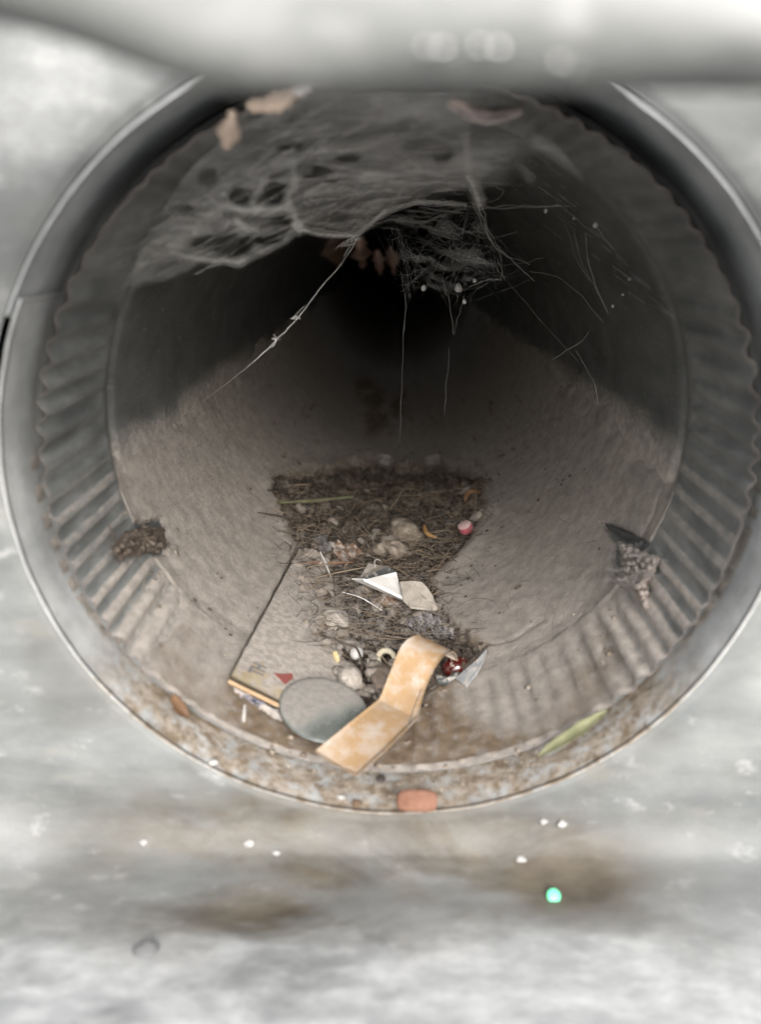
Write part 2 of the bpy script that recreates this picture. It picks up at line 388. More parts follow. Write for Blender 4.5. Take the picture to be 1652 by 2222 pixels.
bare = np.maximum(sst(-6, 4, sdpoly(PX, PY, BARE_R)), .8*sst(-14, 8, sdpoly(PX, PY, BARE_L)))*(YY < 3)
zinc = (YY < LC+.04)*sst(.3, .65, fbm(PH*9, YY*5, 27))*.8 + .2*(YY < LC+.12)
dust *= 1-bare
fq = gridfaces(na, len(ys), True); cq = P.reshape(-1, 3)[fq].mean(1)
fq = fq[~((cq[:, 2] > 0) & (np.abs(cq[:, 0]+.3) < .26) & (np.abs(cq[:, 1]-7.5) < .16))]  # slit added in the roof to let daylight onto the deep leaves
mesh('pipe_wall', P, fq, PIPE, pipe, attrs={'dust': dust, 'zinc': zinc})
rim = P[:, 0]
v, f = tubes(np.r_[rim, rim[:1]][None], .0015, 5); mesh('cut_edge', v, f, simple('dull_cut_edge', (.12, .10, .093), (.2, .17, .158), 60, .6, .2, dust=.5), pipe)
G = np.array([[[-.62, 7.3, .80], [-.62, 7.27, 1.02], [-.62, 7.3, 1.5]], [[.02, 7.3, 1.0], [.02, 7.27, 1.1], [.02, 7.3, 1.5]]])
v, f = sheet(G, .01); mesh('slit_sun_flap', v, f, COLLAR, pipe, smooth=False, attrs={'dirt': np.zeros(len(v))})  # flap added to keep direct sun out of the roof slit
# outer skin, so the pipe has a back
ro = 1.012*np.stack([np.sin(ph), 0*ph, -np.cos(ph)], -1)
G = np.stack([ro+np.array([0, .02, 0]), ro+np.array([0, LC, 0]), ro*1.02+np.array([0, LC+.1, 0]), ro*1.02+np.array([0, 7.2, 0])], 1)
mesh('outer_skin', G[::6], gridfaces(na//6, 4, True)[:, ::-1], COLLAR, pipe, attrs={'dirt': np.zeros(na//6*4)})
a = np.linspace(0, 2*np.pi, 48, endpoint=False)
mesh('end_cap', np.stack([1.03*np.cos(a), 0*a+21.8, 1.03*np.sin(a)], -1), [list(range(48))], simple('depth_shade', (.012, .012, .012), (.02, .02, .02), 20, .95, 0), pipe, smooth=False)  # black paint stands in for the darkness deep in the pipe
# folded, torn flap of the rim at the top
L = atY(np.array([975., 1000, 1030, 1060, 1095, 1130]), np.array([228., 246, 262, 266, 262, 244]), np.array([.0, -.01, -.02, -.02, -.01, .0]))
U = atY(np.array([975., 1003, 1035, 1065, 1100, 1135]), np.array([216., 222, 234, 240, 236, 226]), np.array([.02, .05, .08, .1, .08, .03]))
L = smoothline(L, 24, 2); U = smoothline(U, 24, 2)
v, f = sheet(np.stack([L, (L+U)/2+np.array([0, 0, -.006]), U], 1), .006); mesh('torn_flap', v, f, simple('torn_metal', (.06, .052, .05), (.15, .12, .112), 200, .6, .4), pipe)

# ------------------------------------------------------------------ dust bed and debris
CARD = [(644, 1190), (493, 1474), (730, 1590), (745, 1290)]
DEB = [(588, 1046), (640, 1034), (720, 1030), (800, 1010), (870, 1030), (960, 1018), (1050, 1050), (1060, 1100), (1028, 1180), (985, 1225), (932, 1272), (950, 1330), (985, 1370), (1055, 1412), (1040, 1450), (1000, 1480), (940, 1500), (900, 1560), (800, 1600), (730, 1590), (745, 1440), (690, 1380), (655, 1340), (640, 1200), (610, 1120)]
FRONT = [(480, 1490), (520, 1480), (600, 1530), (740, 1580), (900, 1520), (960, 1490), (1010, 1560), (1100, 1615), (1200, 1610), (1180, 1650), (1000, 1720), (850, 1730), (690, 1710), (540, 1640), (470, 1560)]
def carve_mask(px, py):
    j = 16*(fbm(px/24, py/16, 12, 5)-.5) + (py < 1120)*34*(fbm(px/38, py/60, 19, 4)-.5)
    return np.maximum(sst(-4, 5, sdpoly(px, py, CARD)+j*.4), sst(-5, 7, sdpoly(px, py, DEB)+2*j))
def dust_t(ph, Y, px, py):
    t = (.013+.033*sst(.2, 1.3, Y))*np.clip(np.cos(ph*.9), 0, 1)**.8
    t = t*(.75+.5*fbm(ph*4, Y*2.5, 21)) + .006*(fbm(ph*14, Y*12, 22)-.5)*sst(.1, .6, Y) + .003*(fbm(ph*80, Y*75, 23, 3)-.5)
    # streak ridges running along the wall
    t = t + .004*(fbm(ph*45, Y*7, 25, 3)-.5)*sst(.2, .5, np.abs(ph))
    # crest of the bank beside the channel
    sdc = np.maximum(sdpoly(px, py, CARD), sdpoly(px, py, DEB))
    t = t + .012*np.exp(-((sdc+14)/12)**2)*sst(.5, .9, Y)
    return t
nphi, ny = 560, 430
phs = np.linspace(-1.62, 1.62, nphi)
ysd = np.r_[np.linspace(.02, 2.8, 330), np.linspace(2.82, 8, 70), np.linspace(8.2, 20, 30)]
PH, YY = np.meshgrid(phs, ysd, indexing='ij')
fillf = .72-.3*(1-sst(.35, .9, np.abs(PH)))
base = 1 + (pipe_r(PH, YY, 1.0)-1)*np.where(YY < LC-.02, fillf, .25)
P0 = np.stack([base*np.sin(PH), YY, -base*np.cos(PH)], -1); PX, PY = proj(P0)
T = dust_t(PH, YY, PX, PY)
cm = carve_mask(PX, PY)*(YY < 3.6)
fr = sst(-34, 40, sdpoly(PX, PY, FRONT)+44*(fbm(PX/34, PY/34, 15, 5)-.5))
T = T*(1-cm) + cm*(-.004 + .010*fbm(PH*30, YY*30, 31))
T = T*(1-.75*fr) + fr*(.009+.010*fbm(PH*25, YY*25, 33, 4))
lim = np.where(YY < LC-.03, .80, 1.30) + .3*(fbm(PH*6, YY*4, 17)-.5)
T = T - .05*sst(0, .35, np.abs(PH)-lim)
bare = np.maximum(sst(-4, 6, sdpoly(PX, PY, BARE_R)+6*(fbm(PX/9, PY/9, 41)-.5)), sst(-8, 10, sdpoly(PX, PY, BARE_L)+14*(fbm(PX/12, PY/12, 42)-.5)))*(YY < 3)
T = T*(1-bare) - .02*bare
# hairline crack curving down the right bank
ck = np.exp(-(dseg(PX, PY, [(1290, 1380), (1190, 1350), (1120, 1395), (1060, 1412)])/4)**2)
ck = np.maximum(ck, np.exp(-(dseg(PX, PY, [(1440, 1060), (1425, 1120), (1395, 1175)])/3)**2))
T = T - .005*ck*(YY < 2)
rr = base - T
brown = np.clip(fr*1.1 + .8*sst(-25, 10, sdpoly(PX, PY, DEB)+20*(fbm(PX/30, PY/30, 44)-.5))*(YY < 3.5) + .5*sst(.45, .7, fbm(PH*3, YY*3, 50))*(YY < .35), 0, 1)
stain = np.exp(-(dseg(PX, PY, [(790, 850), (820, 880), (850, 900), (810, 925), (795, 930)])/24)**2)*sst(.35, .55, fbm(PX/30, PY/22, 61))
specks = sst(.74, .80, fbm(PX/16, PY/12, 62, 3))*sst(820, 880, PY)*(1-sst(1050, 1080, PY))
brown = np.maximum(brown, .8*np.exp(-((PX-1415)/30)**2-((PY-912)/20)**2)*(YY < 2.5))
brown = np.clip(brown + 1.5*stain*(YY > 2.5) + specks*(YY > 2.5), 0, 1)
P = np.stack([rr*np.sin(PH), YY, -rr*np.cos(PH)], -1)
mesh('settled_dust', P, gridfaces(nphi, len(ysd))[:, ::-1], DUSTM, base=(0, 0, -1), attrs={'brown': brown}, label='thick pale grey dust bed lying along the floor of the pipe', cat='dust', kind='stuff')
# matted debris in the channel
phs = np.linspace(-.62, .5, 380); ysd = np.r_[np.linspace(.12, 2.2, 330), np.linspace(2.21, 3.9, 170)]
PH, YY = np.meshgrid(phs, ysd, indexing='ij')
P0 = np.stack([np.sin(PH)*.97, YY, -np.cos(PH)*.97], -1); PX, PY = proj(P0)
inside = sdpoly(PX, PY, DEB)+14*(fbm(PX/22, PY/22, 71)-.5)
h = -.03 + .050*sst(-8, 14, inside)
far = sst(1.6, 2.6, YY)
lump = fbm(PH*15, YY*9, 72, 5); lump2 = np.abs(fbm(PH*38, YY*26, 73, 4)-.5)*2
h = h + sst(-6, 10, inside)*((.085+.05*far)*(lump-.47) + .045*(lump2-.3) + .01*(fbm(PH*90, YY*70, 74, 3)-.5)) + .02*far*sst(0, 15, inside)
h = h - .045*sst(0, 20, sdpoly(PX, PY, CARD))
rr = 1-h; P = np.stack([rr*np.sin(PH), YY, -rr*np.cos(PH)], -1)
mesh('debris_mat', P, gridfaces(len(phs), len(ysd))[:, ::-1], DEBRIS, base=(0, 1.2, -1), label='dark brown mat of lint, hair and dirt in the middle of the pipe floor', cat='debris', kind='stuff')
def inpoly(poly, n, seed):
    g = np.random.default_rng(seed); q = np.array(poly); out = np.zeros((0, 2))
    while len(out) < n:
        c = g.uniform(q.min(0), q.max(0), (n*3, 2)); out = np.r_[out, c[sdpoly(c[:, 0], c[:, 1], poly) > 0]]
    return out[:n]
def fibres(poly, n, lmin, lmax, rmin, rmax, t0, t1, seed, curl=1.0, k=9, flat=.35):
    g = np.random.default_rng(seed); c = inpoly(poly, n, seed)
    p = onpipe(c[:, 0], c[:, 1], g.uniform(t0, t1, n))
    ln = g.uniform(lmin, lmax, n)*g.uniform(.5, 1, n)
    a = g.uniform(0, 2*np.pi, n); da = g.normal(0, curl, n)/k; el = g.normal(0, flat, n); de = g.normal(0, .5*curl, n)/k
    pts = [p]
    for i in range(k-1):
        a = a+da+g.normal(0, .12*curl, n); el = el*.9+de
        pts.append(pts[-1] + (ln/(k-1))[:, None]*np.stack([np.cos(a)*np.cos(el), np.sin(a)*np.cos(el)*.9, np.sin(el)*.55], -1))
    Pt = np.stack(pts, 1)
    rad = np.hypot(Pt[..., 0], Pt[..., 2]); s_ = np.minimum(1, .985/np.maximum(rad, 1e-6))
    Pt[..., 0] *= s_; Pt[..., 2] *= s_
    r = g.uniform(rmin, rmax, n)[:, None]*np.r_[np.linspace(1, 1, k-2), .7, .3]
    return tubes(Pt, r, 3)
DEB_B = [(600, 1050), (1050, 1050), (1055, 1110), (940, 1270), (990, 1380), (900, 1400), (700, 1400), (660, 1330), (640, 1200)]
DEB_X = [(570, 1030), (800, 985), (1070, 1030), (1075, 1120), (955, 1275), (1000, 1390), (900, 1410), (680, 1400), (640, 1340), (625, 1200), (590, 1120)]
NEAR = [(640, 1200), (930, 1270), (985, 1375), (860, 1420), (700, 1400), (655, 1345), (690, 1290)]
v, f = fibres(DEB_X, 2800, .05, .30, .0008, .0019, .01, .06, 1, 2.0, flat=.6); mesh('dark_fibres', v, f, HAIR_D, base=(0, 1.5, -.95), label='dark hair tangled through the debris mat on the pipe floor', cat='hair', kind='stuff')
v, f = merge([fibres(DEB_B, 2600, .04, .26, .0008, .0019, .015, .065, 2, 2.0, flat=.6), fibres(DEB_B, 130, .12, .4, .0024, .0045, .03, .07, 12, .5, flat=.3)]); mesh('tan_fibres', v, f, HAIR_T, base=(0, 1.5, -.95), label='tan plant fibres matted over the debris on the pipe floor', cat='fibre', kind='stuff')
v, f = merge([fibres(DEB_B, 900, .03, .2, .0006, .0013, .02, .07, 3, 2.6, flat=.8), fibres(NEAR, 420, .04, .2, .0004, .0009, .03, .085, 5, 3.0, flat=.8), fibres(NEAR, 200, .1, .4, .0004, .0008, .03, .10, 6, 3.4, flat=.7)]); mesh('grey_fibres', v, f, HAIR_G, base=(0, 1.5, -.95), label='grey lint fibres standing up from the debris mat', cat='lint', kind='stuff')
parts = []
g = np.random.default_rng(5)
for i, (x, y) in enumerate(inpoly(DEB_B, 520, 9)):
    p, ac, al, up = frame(x, y, .02+.025*g.random()); r = g.uniform(.006, .024)*(1+.9*(y < 1150))*g.choice([.6, 1, 1.5])
    parts.append(blob(p, (r*g.uniform(.8, 1.8), r*g.uniform(.8, 1.5), r*.8), (ac, al, up), .5, i, 9, 6))
v, f = merge(parts); mesh('debris_clods', v, f, DEBRIS, base=(0, 1.5, -.95), label='dark crumbly clods scattered through the debris mat', cat='dirt', kind='stuff')
parts = []
for i, (x, y) in enumerate(np.r_[inpoly(NEAR, 90, 29), inpoly(DEB_B, 70, 30), inpoly([(700, 1390), (860, 1390), (870, 1520), (800, 1570), (745, 1480)], 60, 31)]):
    p, ac, al, up = frame(x, y, .03+.03*g.random()); r = g.uniform(.008, .026)
    parts.append(blob(p, (r*g.uniform(.8, 1.8), r*g.uniform(.8, 1.4), r*.8), (ac, al, up), .6, i, 12, 8))
v, f = merge(parts); mesh('dust_clods', v, f, DUSTM, base=(0, 1.2, -.95), label='pale grey dusty clods lying in the debris mat', cat='dirt', kind='stuff', attrs={'brown': .35*np.ones(len(v))})
parts = []
for i, (x, y) in enumerate(np.r_[inpoly(FRONT, 240, 19), inpoly([(250, 1050), (620, 1150), (480, 1480), (300, 1400)], 60, 20), inpoly([(1050, 1200), (1400, 1250), (1350, 1450), (1060, 1560)], 60, 21)]):
    p, ac, al, up = frame(x, y, .012); r = .003*np.exp(g.normal(.3, .5))
    parts.append(blob(p, (r*1.3, r, r*.9), (ac, al, up), .5, i, 7, 5))
v, f = merge(parts); mesh('dirt_grains', v, f, simple('grain', (.08, .06, .042), (.27, .23, .185), 300, .9), base=(0, .2, -1), label='loose brown and pale dirt grains near the front of the pipe', cat='dirt', kind='stuff')

BANKS = [(330, 1000), (560, 960), (820, 960), (1090, 960), (1330, 1020), (1300, 1300), (1050, 1420), (640, 1480), (420, 1380), (300, 1200)]
v, f = merge([fibres(BANKS, 90, .03, .16, .0005, .0010, .048, .056, 91, 2.2, flat=.15), fibres([(560, 1010), (1090, 1010), (1090, 1180), (1000, 1300), (1080, 1440), (960, 1480), (640, 1420), (590, 1200)], 420, .03, .15, .0006, .0014, .045, .06, 92, 2.2, flat=.3)]); mesh('stray_fibres', v, f, HAIR_D, base=(0, 1, -.95), label='stray dark hairs lying over the dust beside the debris mat', cat='hair', kind='stuff')
parts = []
for i, (x, y) in enumerate(np.r_[inpoly(BANKS, 60, 93), inpoly([(560, 1000), (1100, 1000), (1090, 1180), (1000, 1300), (640, 1250)], 130, 94)]):
    p, ac, al, up = frame(x, y, .047); r = .0028*np.exp(g.normal(.2, .5)); parts.append(blob(p, (r*1.6, r, r*.8), (ac, al, up), .6, i, 7, 5))
v, f = merge(parts); mesh('dark_specks', v, f, DEBRIS, base=(0, 1, -.95), label='small dark specks sprinkled on the dust around the debris mat', cat='dirt', kind='stuff')
# ------------------------------------------------------------------ THINGS on the pipe floor
def ribbon(rows, nu=40, nv=9, bow=0, it=2):
    """rows: list of ((Lx,Ly,LY),(Rx,Ry,RY)) pixel + distance Y -> point grid"""
    Lp = smoothline([atY(np.array(float(a[0])), np.array(float(a[1])), a[2]) for a, b in rows], nu, it)
    Rp = smoothline([atY(np.array(float(b[0])), np.array(float(b[1])), b[2]) for a, b in rows], nu, it)
    k = np.linspace(0, 1, nv)[None, :, None]
    G = Lp[:, None]*(1-k) + Rp[:, None]*k
    return G
# bandage
def Yf(x, y, t): return float(V(x, y, t)[1])
t = NT('bandage_strip')
c = t.mix(t.rng(t.noise(60), .35, .65), (.29, .185, .095), (.335, .23, .135))
pf = t.rng(t.noise(110, 8, .75), .45, .63, 0, .85)
c = t.mix(pf, c, (.385, .345, .31)); c = t.mix(t.rng(t.noise(900, 3), .6, .75, 0, .3), c, (.2, .12, .06))
t.set(Base_Color=c, Roughness=.75, Specular_IOR_Level=.25); t.bump(t.noise(900, 6, .7), .5, .0006); BAND = t.m
band = thing('adhesive_bandage', 'tan adhesive bandage strip folded in the middle and curled over at its far end', 'bandage', V(800, 1600))
rows = [((684, 1634), (777, 1687), .075), ((755, 1575), (846, 1622), .115), ((800, 1537), (885, 1580), .125), ((824, 1518), (907, 1558), .125)]
rows = [((a[0], a[1], Yf(*a, tt)), (b[0], b[1], Yf(*b, tt))) for a, b, tt in rows]
y2 = (rows[-1][0][2]+rows[-1][1][2])/2
up_rows = [((826, 1514, rows[-1][0][2]), (909, 1555, rows[-1][1][2])), ((842, 1472, y2+.09), (919, 1506, y2+.05)), ((860, 1424, y2+.16), (938, 1462, y2+.11)), ((873, 1398, y2+.2), (953, 1436, y2+.15)), ((890, 1383, y2+.24), (966, 1421, y2+.2)), ((911, 1379, y2+.29), (982, 1413, y2+.26)), ((922, 1386, y2+.33), (990, 1419, y2+.31)), ((926, 1402, y2+.35), (994, 1434, y2+.33))]
G1 = ribbon(rows, 34, 11, it=2); G2 = ribbon(up_rows, 44, 11, it=2)
G2[0] = G1[-1]
kk = np.linspace(-1, 1, 11)
G1 += (np.linspace(1, .2, 34)[:, None]*(kk**2)[None]*.012)[..., None]*np.array([0, -.5, 1.])
v, f = sheet(np.r_[G1, G2[1:]], .0045); mesh('fabric_strip', v, f, BAND, band)
# hair stuck on the bandage
v, f = tubes(smoothline([atY(np.array(x), np.array(y), Y) for x, y, Y in [(915., 1494., y2-.01), (907., 1515., y2-.05), (895., 1545., y2-.08), (886., 1580., y2-.1)]], 14)[None], .0018, 4)
mesh('hair', v, f, HAIR_D, base=V(890, 1570), label='single dark hair lying across the fold of the tan bandage', cat='hair')
# dusty card under the lens
t = NT('dusty_card')
cl = t.attr('clean'); n_ = t.noise(160, 6, .7)
df = t.rng(t.math('SUBTRACT', t.math('ADD', t.rng(n_, .3, .7), .35), cl), .2, .55)
c = t.mix(df, t.mix(t.rng(t.noise(90), .4, .6), (.30, .24, .155), (.36, .30, .215)), t.mix(t.rng(t.noise(400, 6), .4, .6), DUST2, DUST))
t.set(Base_Color=c, Roughness=.9, Specular_IOR_Level=.15); t.bump(t.noise(700, 6, .7), .6, .0008); CARDM = t.m
card = thing('paper_card', 'dust covered rectangular cardboard card with grey lettering and a red mark', 'card', V(600, 1400))
nu, nv = 44, 30
c4 = [V(*p, tt) for p, tt in zip([(649, 1192), (497, 1476), (730, 1589), (748, 1290)], (.040, .048, .036, .036))]
u = np.linspace(0, 1, nu)[:, None, None]; q = np.linspace(0, 1, nv)[None, :, None]
CG = (c4[0]*(1-u)+c4[1]*u)*(1-q) + (c4[3]*(1-u)+c4[2]*u)*q
UPC = np.cross(c4[1]-c4[0], c4[3]-c4[0]); UPC /= np.linalg.norm(UPC); UPC *= np.sign(UPC[2])
CG += UPC*(.006*(fbm(u*5+0*q, q*4+0*u, 81)-.5)*(1-u*.9)) 
v, f = sheet(CG, .012)
uu = np.repeat(u, nv, 1)[..., 0]; qq = np.repeat(q, nu, 0)[..., 0]
clean = np.clip(sst(.80, 1.06, uu+.16*(fbm(uu*6, qq*6, 82)-.5)), 0, 1)
mesh('card_sheet', v, f, CARDM, card, attrs={'clean': np.r_[clean.ravel(), clean.ravel()]})
def on_card(px, py, h=.0075):
    uf = np.linspace(0, 1, 240)[:, None, None]; qf = np.linspace(0, 1, 240)[None, :, None]
    B_ = (c4[0]*(1-uf)+c4[1]*uf)*(1-qf) + (c4[3]*(1-uf)+c4[2]*uf)*qf
    bx, by = proj(B_); i = np.argmin((bx-px)**2+(by-py)**2); return B_.reshape(-1, 3)[i] + UPC*h
ed = CG[-1]; tan_e = simple('card_edge', (.27, .18, .10), (.34, .24, .15), 200, .8, .3)
E1 = np.stack([ed+UPC*.007, ed-UPC*.007, ed-UPC*.007+np.array([0, -.008, 0]), ed+UPC*.007+np.array([0, -.008, 0])], 1)
v, f = tubes(ed[None]+np.array([0, -.006, 0])+UPC*.0, .0085, 6); mesh('cut_edge', v, f, tan_e, card, label='clean tan front edge of the dusty card')
RED = simple('red_print', (.22, .06, .05), (.21, .075, .065), 300, .8, .2); INK = simple('grey_print', (.12, .115, .12), (.19, .18, .18), 500, .85, .2)
v, f = slab([on_card(*p, .0125) for p in [(593, 1466), (603, 1468), (617, 1467), (631, 1466), (634, 1476), (617, 1490)]], .003, UPC); mesh('red_mark', v, f, RED, card, smooth=False)
# lettering TH, running up the card
fo = bpy.data.curves.new('lettering', 'FONT'); fo.body = 'TH'; fo.size = 1; fo.extrude = .02; fo.offset = .022
to = bpy.data.objects.new('lettering', fo); col.objects.link(to)
dg = bpy.context.evaluated_depsgraph_get(); tm = bpy.data.meshes.new_from_object(to.evaluated_get(dg)); bpy.data.objects.remove(to); bpy.data.curves.remove(fo)
tv = np.array([x.co[:] for x in tm.vertices]); tf = [list(p.vertices) for p in tm.polygons]; bpy.data.meshes.remove(tm)
o_ = on_card(566, 1476, .0125); xa = on_card(583, 1441, .0125)-o_; xa /= np.linalg.norm(xa); ya = np.cross(UPC, xa); 
hgt = 1.45*np.linalg.norm(on_card(545, 1466, .0125)-o_)/.72
v = o_ + (tv[:, :1]*xa*.75 + tv[:, 1:2]*ya + tv[:, 2:3]*UPC*.1)*hgt; mesh('printed_lettering', v, tf, INK, card, smooth=False)
# blue foil wrapper below the card edge
FOIL = simple('blue_foil', (.055, .06, .10), (.16, .165, .22), 160, .38, .6, .001, .5, .55, 240)
n1_, n2_ = 40, 10
a_ = smoothline([V(*p, tt) for p, tt in [((505, 1490), .022), ((545, 1512), .028), ((590, 1538), .026), ((640, 1570), .02)]], n1_); b_ = smoothline([V(*p, tt) for p, tt in [((512, 1512), .014), ((545, 1536), .012), ((588, 1560), .012), ((630, 1582), .012)]], n1_)
k = np.linspace(0, 1, n2_)[None, :, None]; G = a_[:, None]*(1-k)+b_[:, None]*k
G[..., 2] += .022*(np.abs(fbm(np.arange(n1_)[:, None]*.22+0*k[..., 0], k[..., 0]*2.5+0*np.arange(n1_)[:, None], 83)-.5)*2)
v, f = sheet(G, .003); mesh('foil_wrapper', v, f, FOIL, base=V(570, 1535), label='crumpled dark blue foil wrapper under the front edge of the card', cat='wrapper')
# glass disc
t = NT('dusty_glass')
ml = t.math('ADD', t.attr('clean'), t.math('MULTIPLY', t.math('SUBTRACT', t.noise(170, 6, .7), .5), .9)); df = t.rng(ml, 1.0, .05)
t.set(Base_Color=t.mix(df, (.30, .325, .305), t.mix(t.rng(t.noise(500, 6), .35, .65), (.19, .175, .158), (.275, .255, .23))), Roughness=t.rng(df, 0, 1, .1, .95), Transmission_Weight=t.rng(df, 0, 1, .72, 0), Specular_IOR_Level=.5)
t.bump(t.noise(800, 5), .15, .0004); GLASS = t.m
na = 72; an = np.linspace(0, 2*np.pi, na, endpoint=False)
up_ = np.array([0, -.05, 1.]); gn = UPC*.45+up_*.55; gn /= np.linalg.norm(gn)
rot = R(14); ex_ = 702 + 99*np.cos(an)*np.cos(rot) - 69*np.sin(an)*np.sin(rot); ey_ = 1541 + 99*np.cos(an)*np.sin(rot) + 69*np.sin(an)*np.cos(rot)
g0 = on_card(640, 1520, .022); dd = ray(ex_, ey_); OUT = CAM + dd*(((g0-CAM)@gn)/(dd@gn))[:, None]
gc = OUT.mean(0)
pr = np.array([(0, .010), (.3, .0098), (.6, .009), (.85, .007), (.95, .0055), (.985, .003), (1, -.001), (.99, -.005), (.95, -.008), (.6, -.009), (0, -.009)])
Q = gc + (OUT-gc)[:, None]*pr[None, :, 0, None] + gn*pr[None, :, 1, None]
X_ = np.cos(an)[:, None]*pr[None, :, 0]; Y_ = -np.sin(an)[:, None]*pr[None, :, 0]
clean = sst(-.1, .55, X_*.65-Y_*.6); clean = np.maximum(clean, sst(.93, .985, pr[None, :, 0]+0*X_))
disc = thing('glass_disc', 'round clear glass disc half covered in dust, leaning on the card', 'glass disc', V(700, 1560))
mesh('glass', Q, gridfaces(na, len(pr), True), GLASS, disc, attrs={'clean': clean})
# folded white paper scrap
WHITE = simple('white_paper', (.70, .68, .65), (.76, .74, .72), 120, .8, .15)
scrap = thing('paper_scrap', 'clean white paper scrap folded into a triangle, topmost on the debris', 'paper', V(830, 1290))
def tri(pts, th, name, m, par):
    P_ = np.array([atY(np.array(float(x)), np.array(float(y)), Y) for x, y, Y in pts]); n = np.cross(P_[1]-P_[0], P_[2]-P_[0]); n /= np.linalg.norm(n); n *= np.sign(np.dot(CAM-P_[0], n))
    v, f = slab(P_, th, n); return mesh(name, v, f, m, par, smooth=False)
ya_ = Yf(830, 1280, .15)
tri([(790, 1258, ya_+.02), (826, 1249, ya_+.10), (860, 1241, ya_+.17), (866, 1262, ya_+.12), (876, 1299, ya_-.02), (830, 1276, ya_-.0)], .006, 'folded_panel', WHITE, scrap)
tri([(763, 1257, ya_+.10), (790, 1258, ya_+.02), (830, 1276, ya_), (876, 1299, ya_-.02), (873, 1304, ya_+.04), (810, 1277, ya_+.07)], .006, 'folded_panel', WHITE, scrap)
# dusty rounded card with green foil underneath
DCARD = simple('dusty_paper', (.30, .27, .235), (.40, .36, .315), 260, .95, .6, .0008)
SLATE = simple('slate_card', (.055, .06, .06), (.085, .09, .09), 200, .7, .2, dust=.2)
dc = thing('rounded_card', 'dust covered round cornered card beside the white paper triangle', 'card', V(910, 1310))
yb = Yf(910, 1300, .12)
tri([(868, 1262, yb+.10), (895, 1260, yb+.12), (916, 1263, yb+.11), (928, 1275, yb+.08), (940, 1293, yb+.04), (948, 1320, yb-.03), (930, 1320, yb-.04), (893, 1316, yb-.04), (875, 1300, yb-.01)], .010, 'card_sheet', DCARD, dc)
GREEN = simple('green_foil', (.03, .12, .03), (.10, .33, .06), 220, .22, .8, .0012, .8)
a_ = smoothline([V(*p, .06) for p in [(893, 1316), (920, 1318), (950, 1322)]], 24); b_ = smoothline([V(*p, .035) for p in [(897, 1333), (925, 1336), (948, 1334)]], 24)
k = np.linspace(0, 1, 8)[None, :, None]; G = a_[:, None]*(1-k)+b_[:, None]*k; G[..., 2] += .03*(fbm(np.arange(24)[:, None]*.4+0*k[..., 0], k[..., 0]*3+0*np.arange(24)[:, None], 84)-.5)
v, f = sheet(G, .003); mesh('foil_scrap', v, f, GREEN, base=V(920, 1330), label='shiny green foil scrap peeking out from under the rounded card', cat='foil')
yc_ = Yf(820, 1250, .14)
v, f = slab([atY(np.array(float(x)), np.array(float(y)), Y) for x, y, Y in [(778, 1255, yc_), (842, 1229, yc_+.10), (853, 1240, yc_+.10), (862, 1243, yc_+.09), (790, 1262, yc_-.01)]], .01, np.array([0, -.3, 1])); mesh('slate_card', v, f, SLATE, base=V(820, 1260), smooth=False, label='dark slate grey card standing behind the white paper triangle', cat='card')
v, f = slab([atY(np.array(float(x)), np.array(float(y)), Y) for x, y, Y in [(781, 1253, yc_+.03), (800, 1222, yc_+.16), (822, 1226, yc_+.16), (843, 1229, yc_+.11)]], .01, np.array([0, -.1, 1])); mesh('dusty_flake', v, f, DCARD, base=V(815, 1245), smooth=False, label='grey dusty flake lying behind the dark slate card', cat='flake')
# pebbles and stones
STONE = simple('dusty_stone', (.30, .265, .23), (.44, .40, .355), 330, .95, .9, .0012); STONE_W = simple('pale_stone', (.40, .39, .375), (.52, .50, .48), 200, .85, .3); STONE_B = simple('brown_stone', (.17, .13, .10), (.28, .23, .19), 240, .9, .7)
def stone(name, px, py, rx, ry, m, label, cat, t=.05, seed=0, lump=.18, rot=0, group=None, rz=.7, flat=0):
    p, ac, al, up = frame(px, py, t); s = pxsize(p)
    c_, s_ = math.cos(R(rot)), math.sin(R(rot))
    v, f = blob(p, (rx*s, ry*s, min(rx, ry)*s*rz), (ac*c_+al*s_, al*c_-ac*s_, up), lump, seed, 44, 28, flat)
    return mesh(name, v, f, m, base=p-up*min(rx, ry)*s*rz, label=label, cat=cat, group=group)
stone('pebble', 760, 1470, 26, 36, STONE, 'largest grey pebble, oval, at the top right edge of the glass disc', 'pebble', .065, 3, .16, 15, rz=.85)
stone('pebble', 774, 1417, 14, 18, STONE_W, 'small smooth whitish pebble above the oval grey pebble', 'pebble', .06, 5, .08, rz=.9)
stone('stone', 728, 1348, 33, 42, STONE, 'round dusty stone half buried in lint beside the card', 'stone', .045, 8, .22, 0, rz=.6)
stone('stone', 828, 1466, 22, 50, STONE_B, 'flat brown stone left of the bandage, below the cream ring', 'stone', .05, 11, .2, 0, rz=.6)
stone('stone', 700, 1222, 15, 22, STONE, 'small pointed grey stone at the far end of the card', 'stone', .06, 14, .3, 0, rz=.9)
stone('bark_chip', 842, 1304, 34, 24, simple('rusty_bark', (.15, .075, .035), (.30, .19, .12), 260, .9, .9, .001, dust=.5), 'rusty brown bark chip under the white paper triangle', 'bark', .05, 21, .8, 0, rz=.6)
stone('bark_chip', 751, 1200, 28, 30, simple('dark_bark', (.11, .055, .03), (.24, .15, .10), 200, .9, .9, .001, dust=.5), 'curled brown bark chip at the far end of the card', 'bark', .05, 22, .9, 20, rz=.6)
stone('lint_lump', 845, 1195, 36, 44, simple('pale_lint', (.24, .2, .16), (.34, .29, .24), 300, .97, 1, .0015), 'pale grey lint lump in the middle of the debris mat', 'lint', .035, 23, .8, 0, rz=.6)
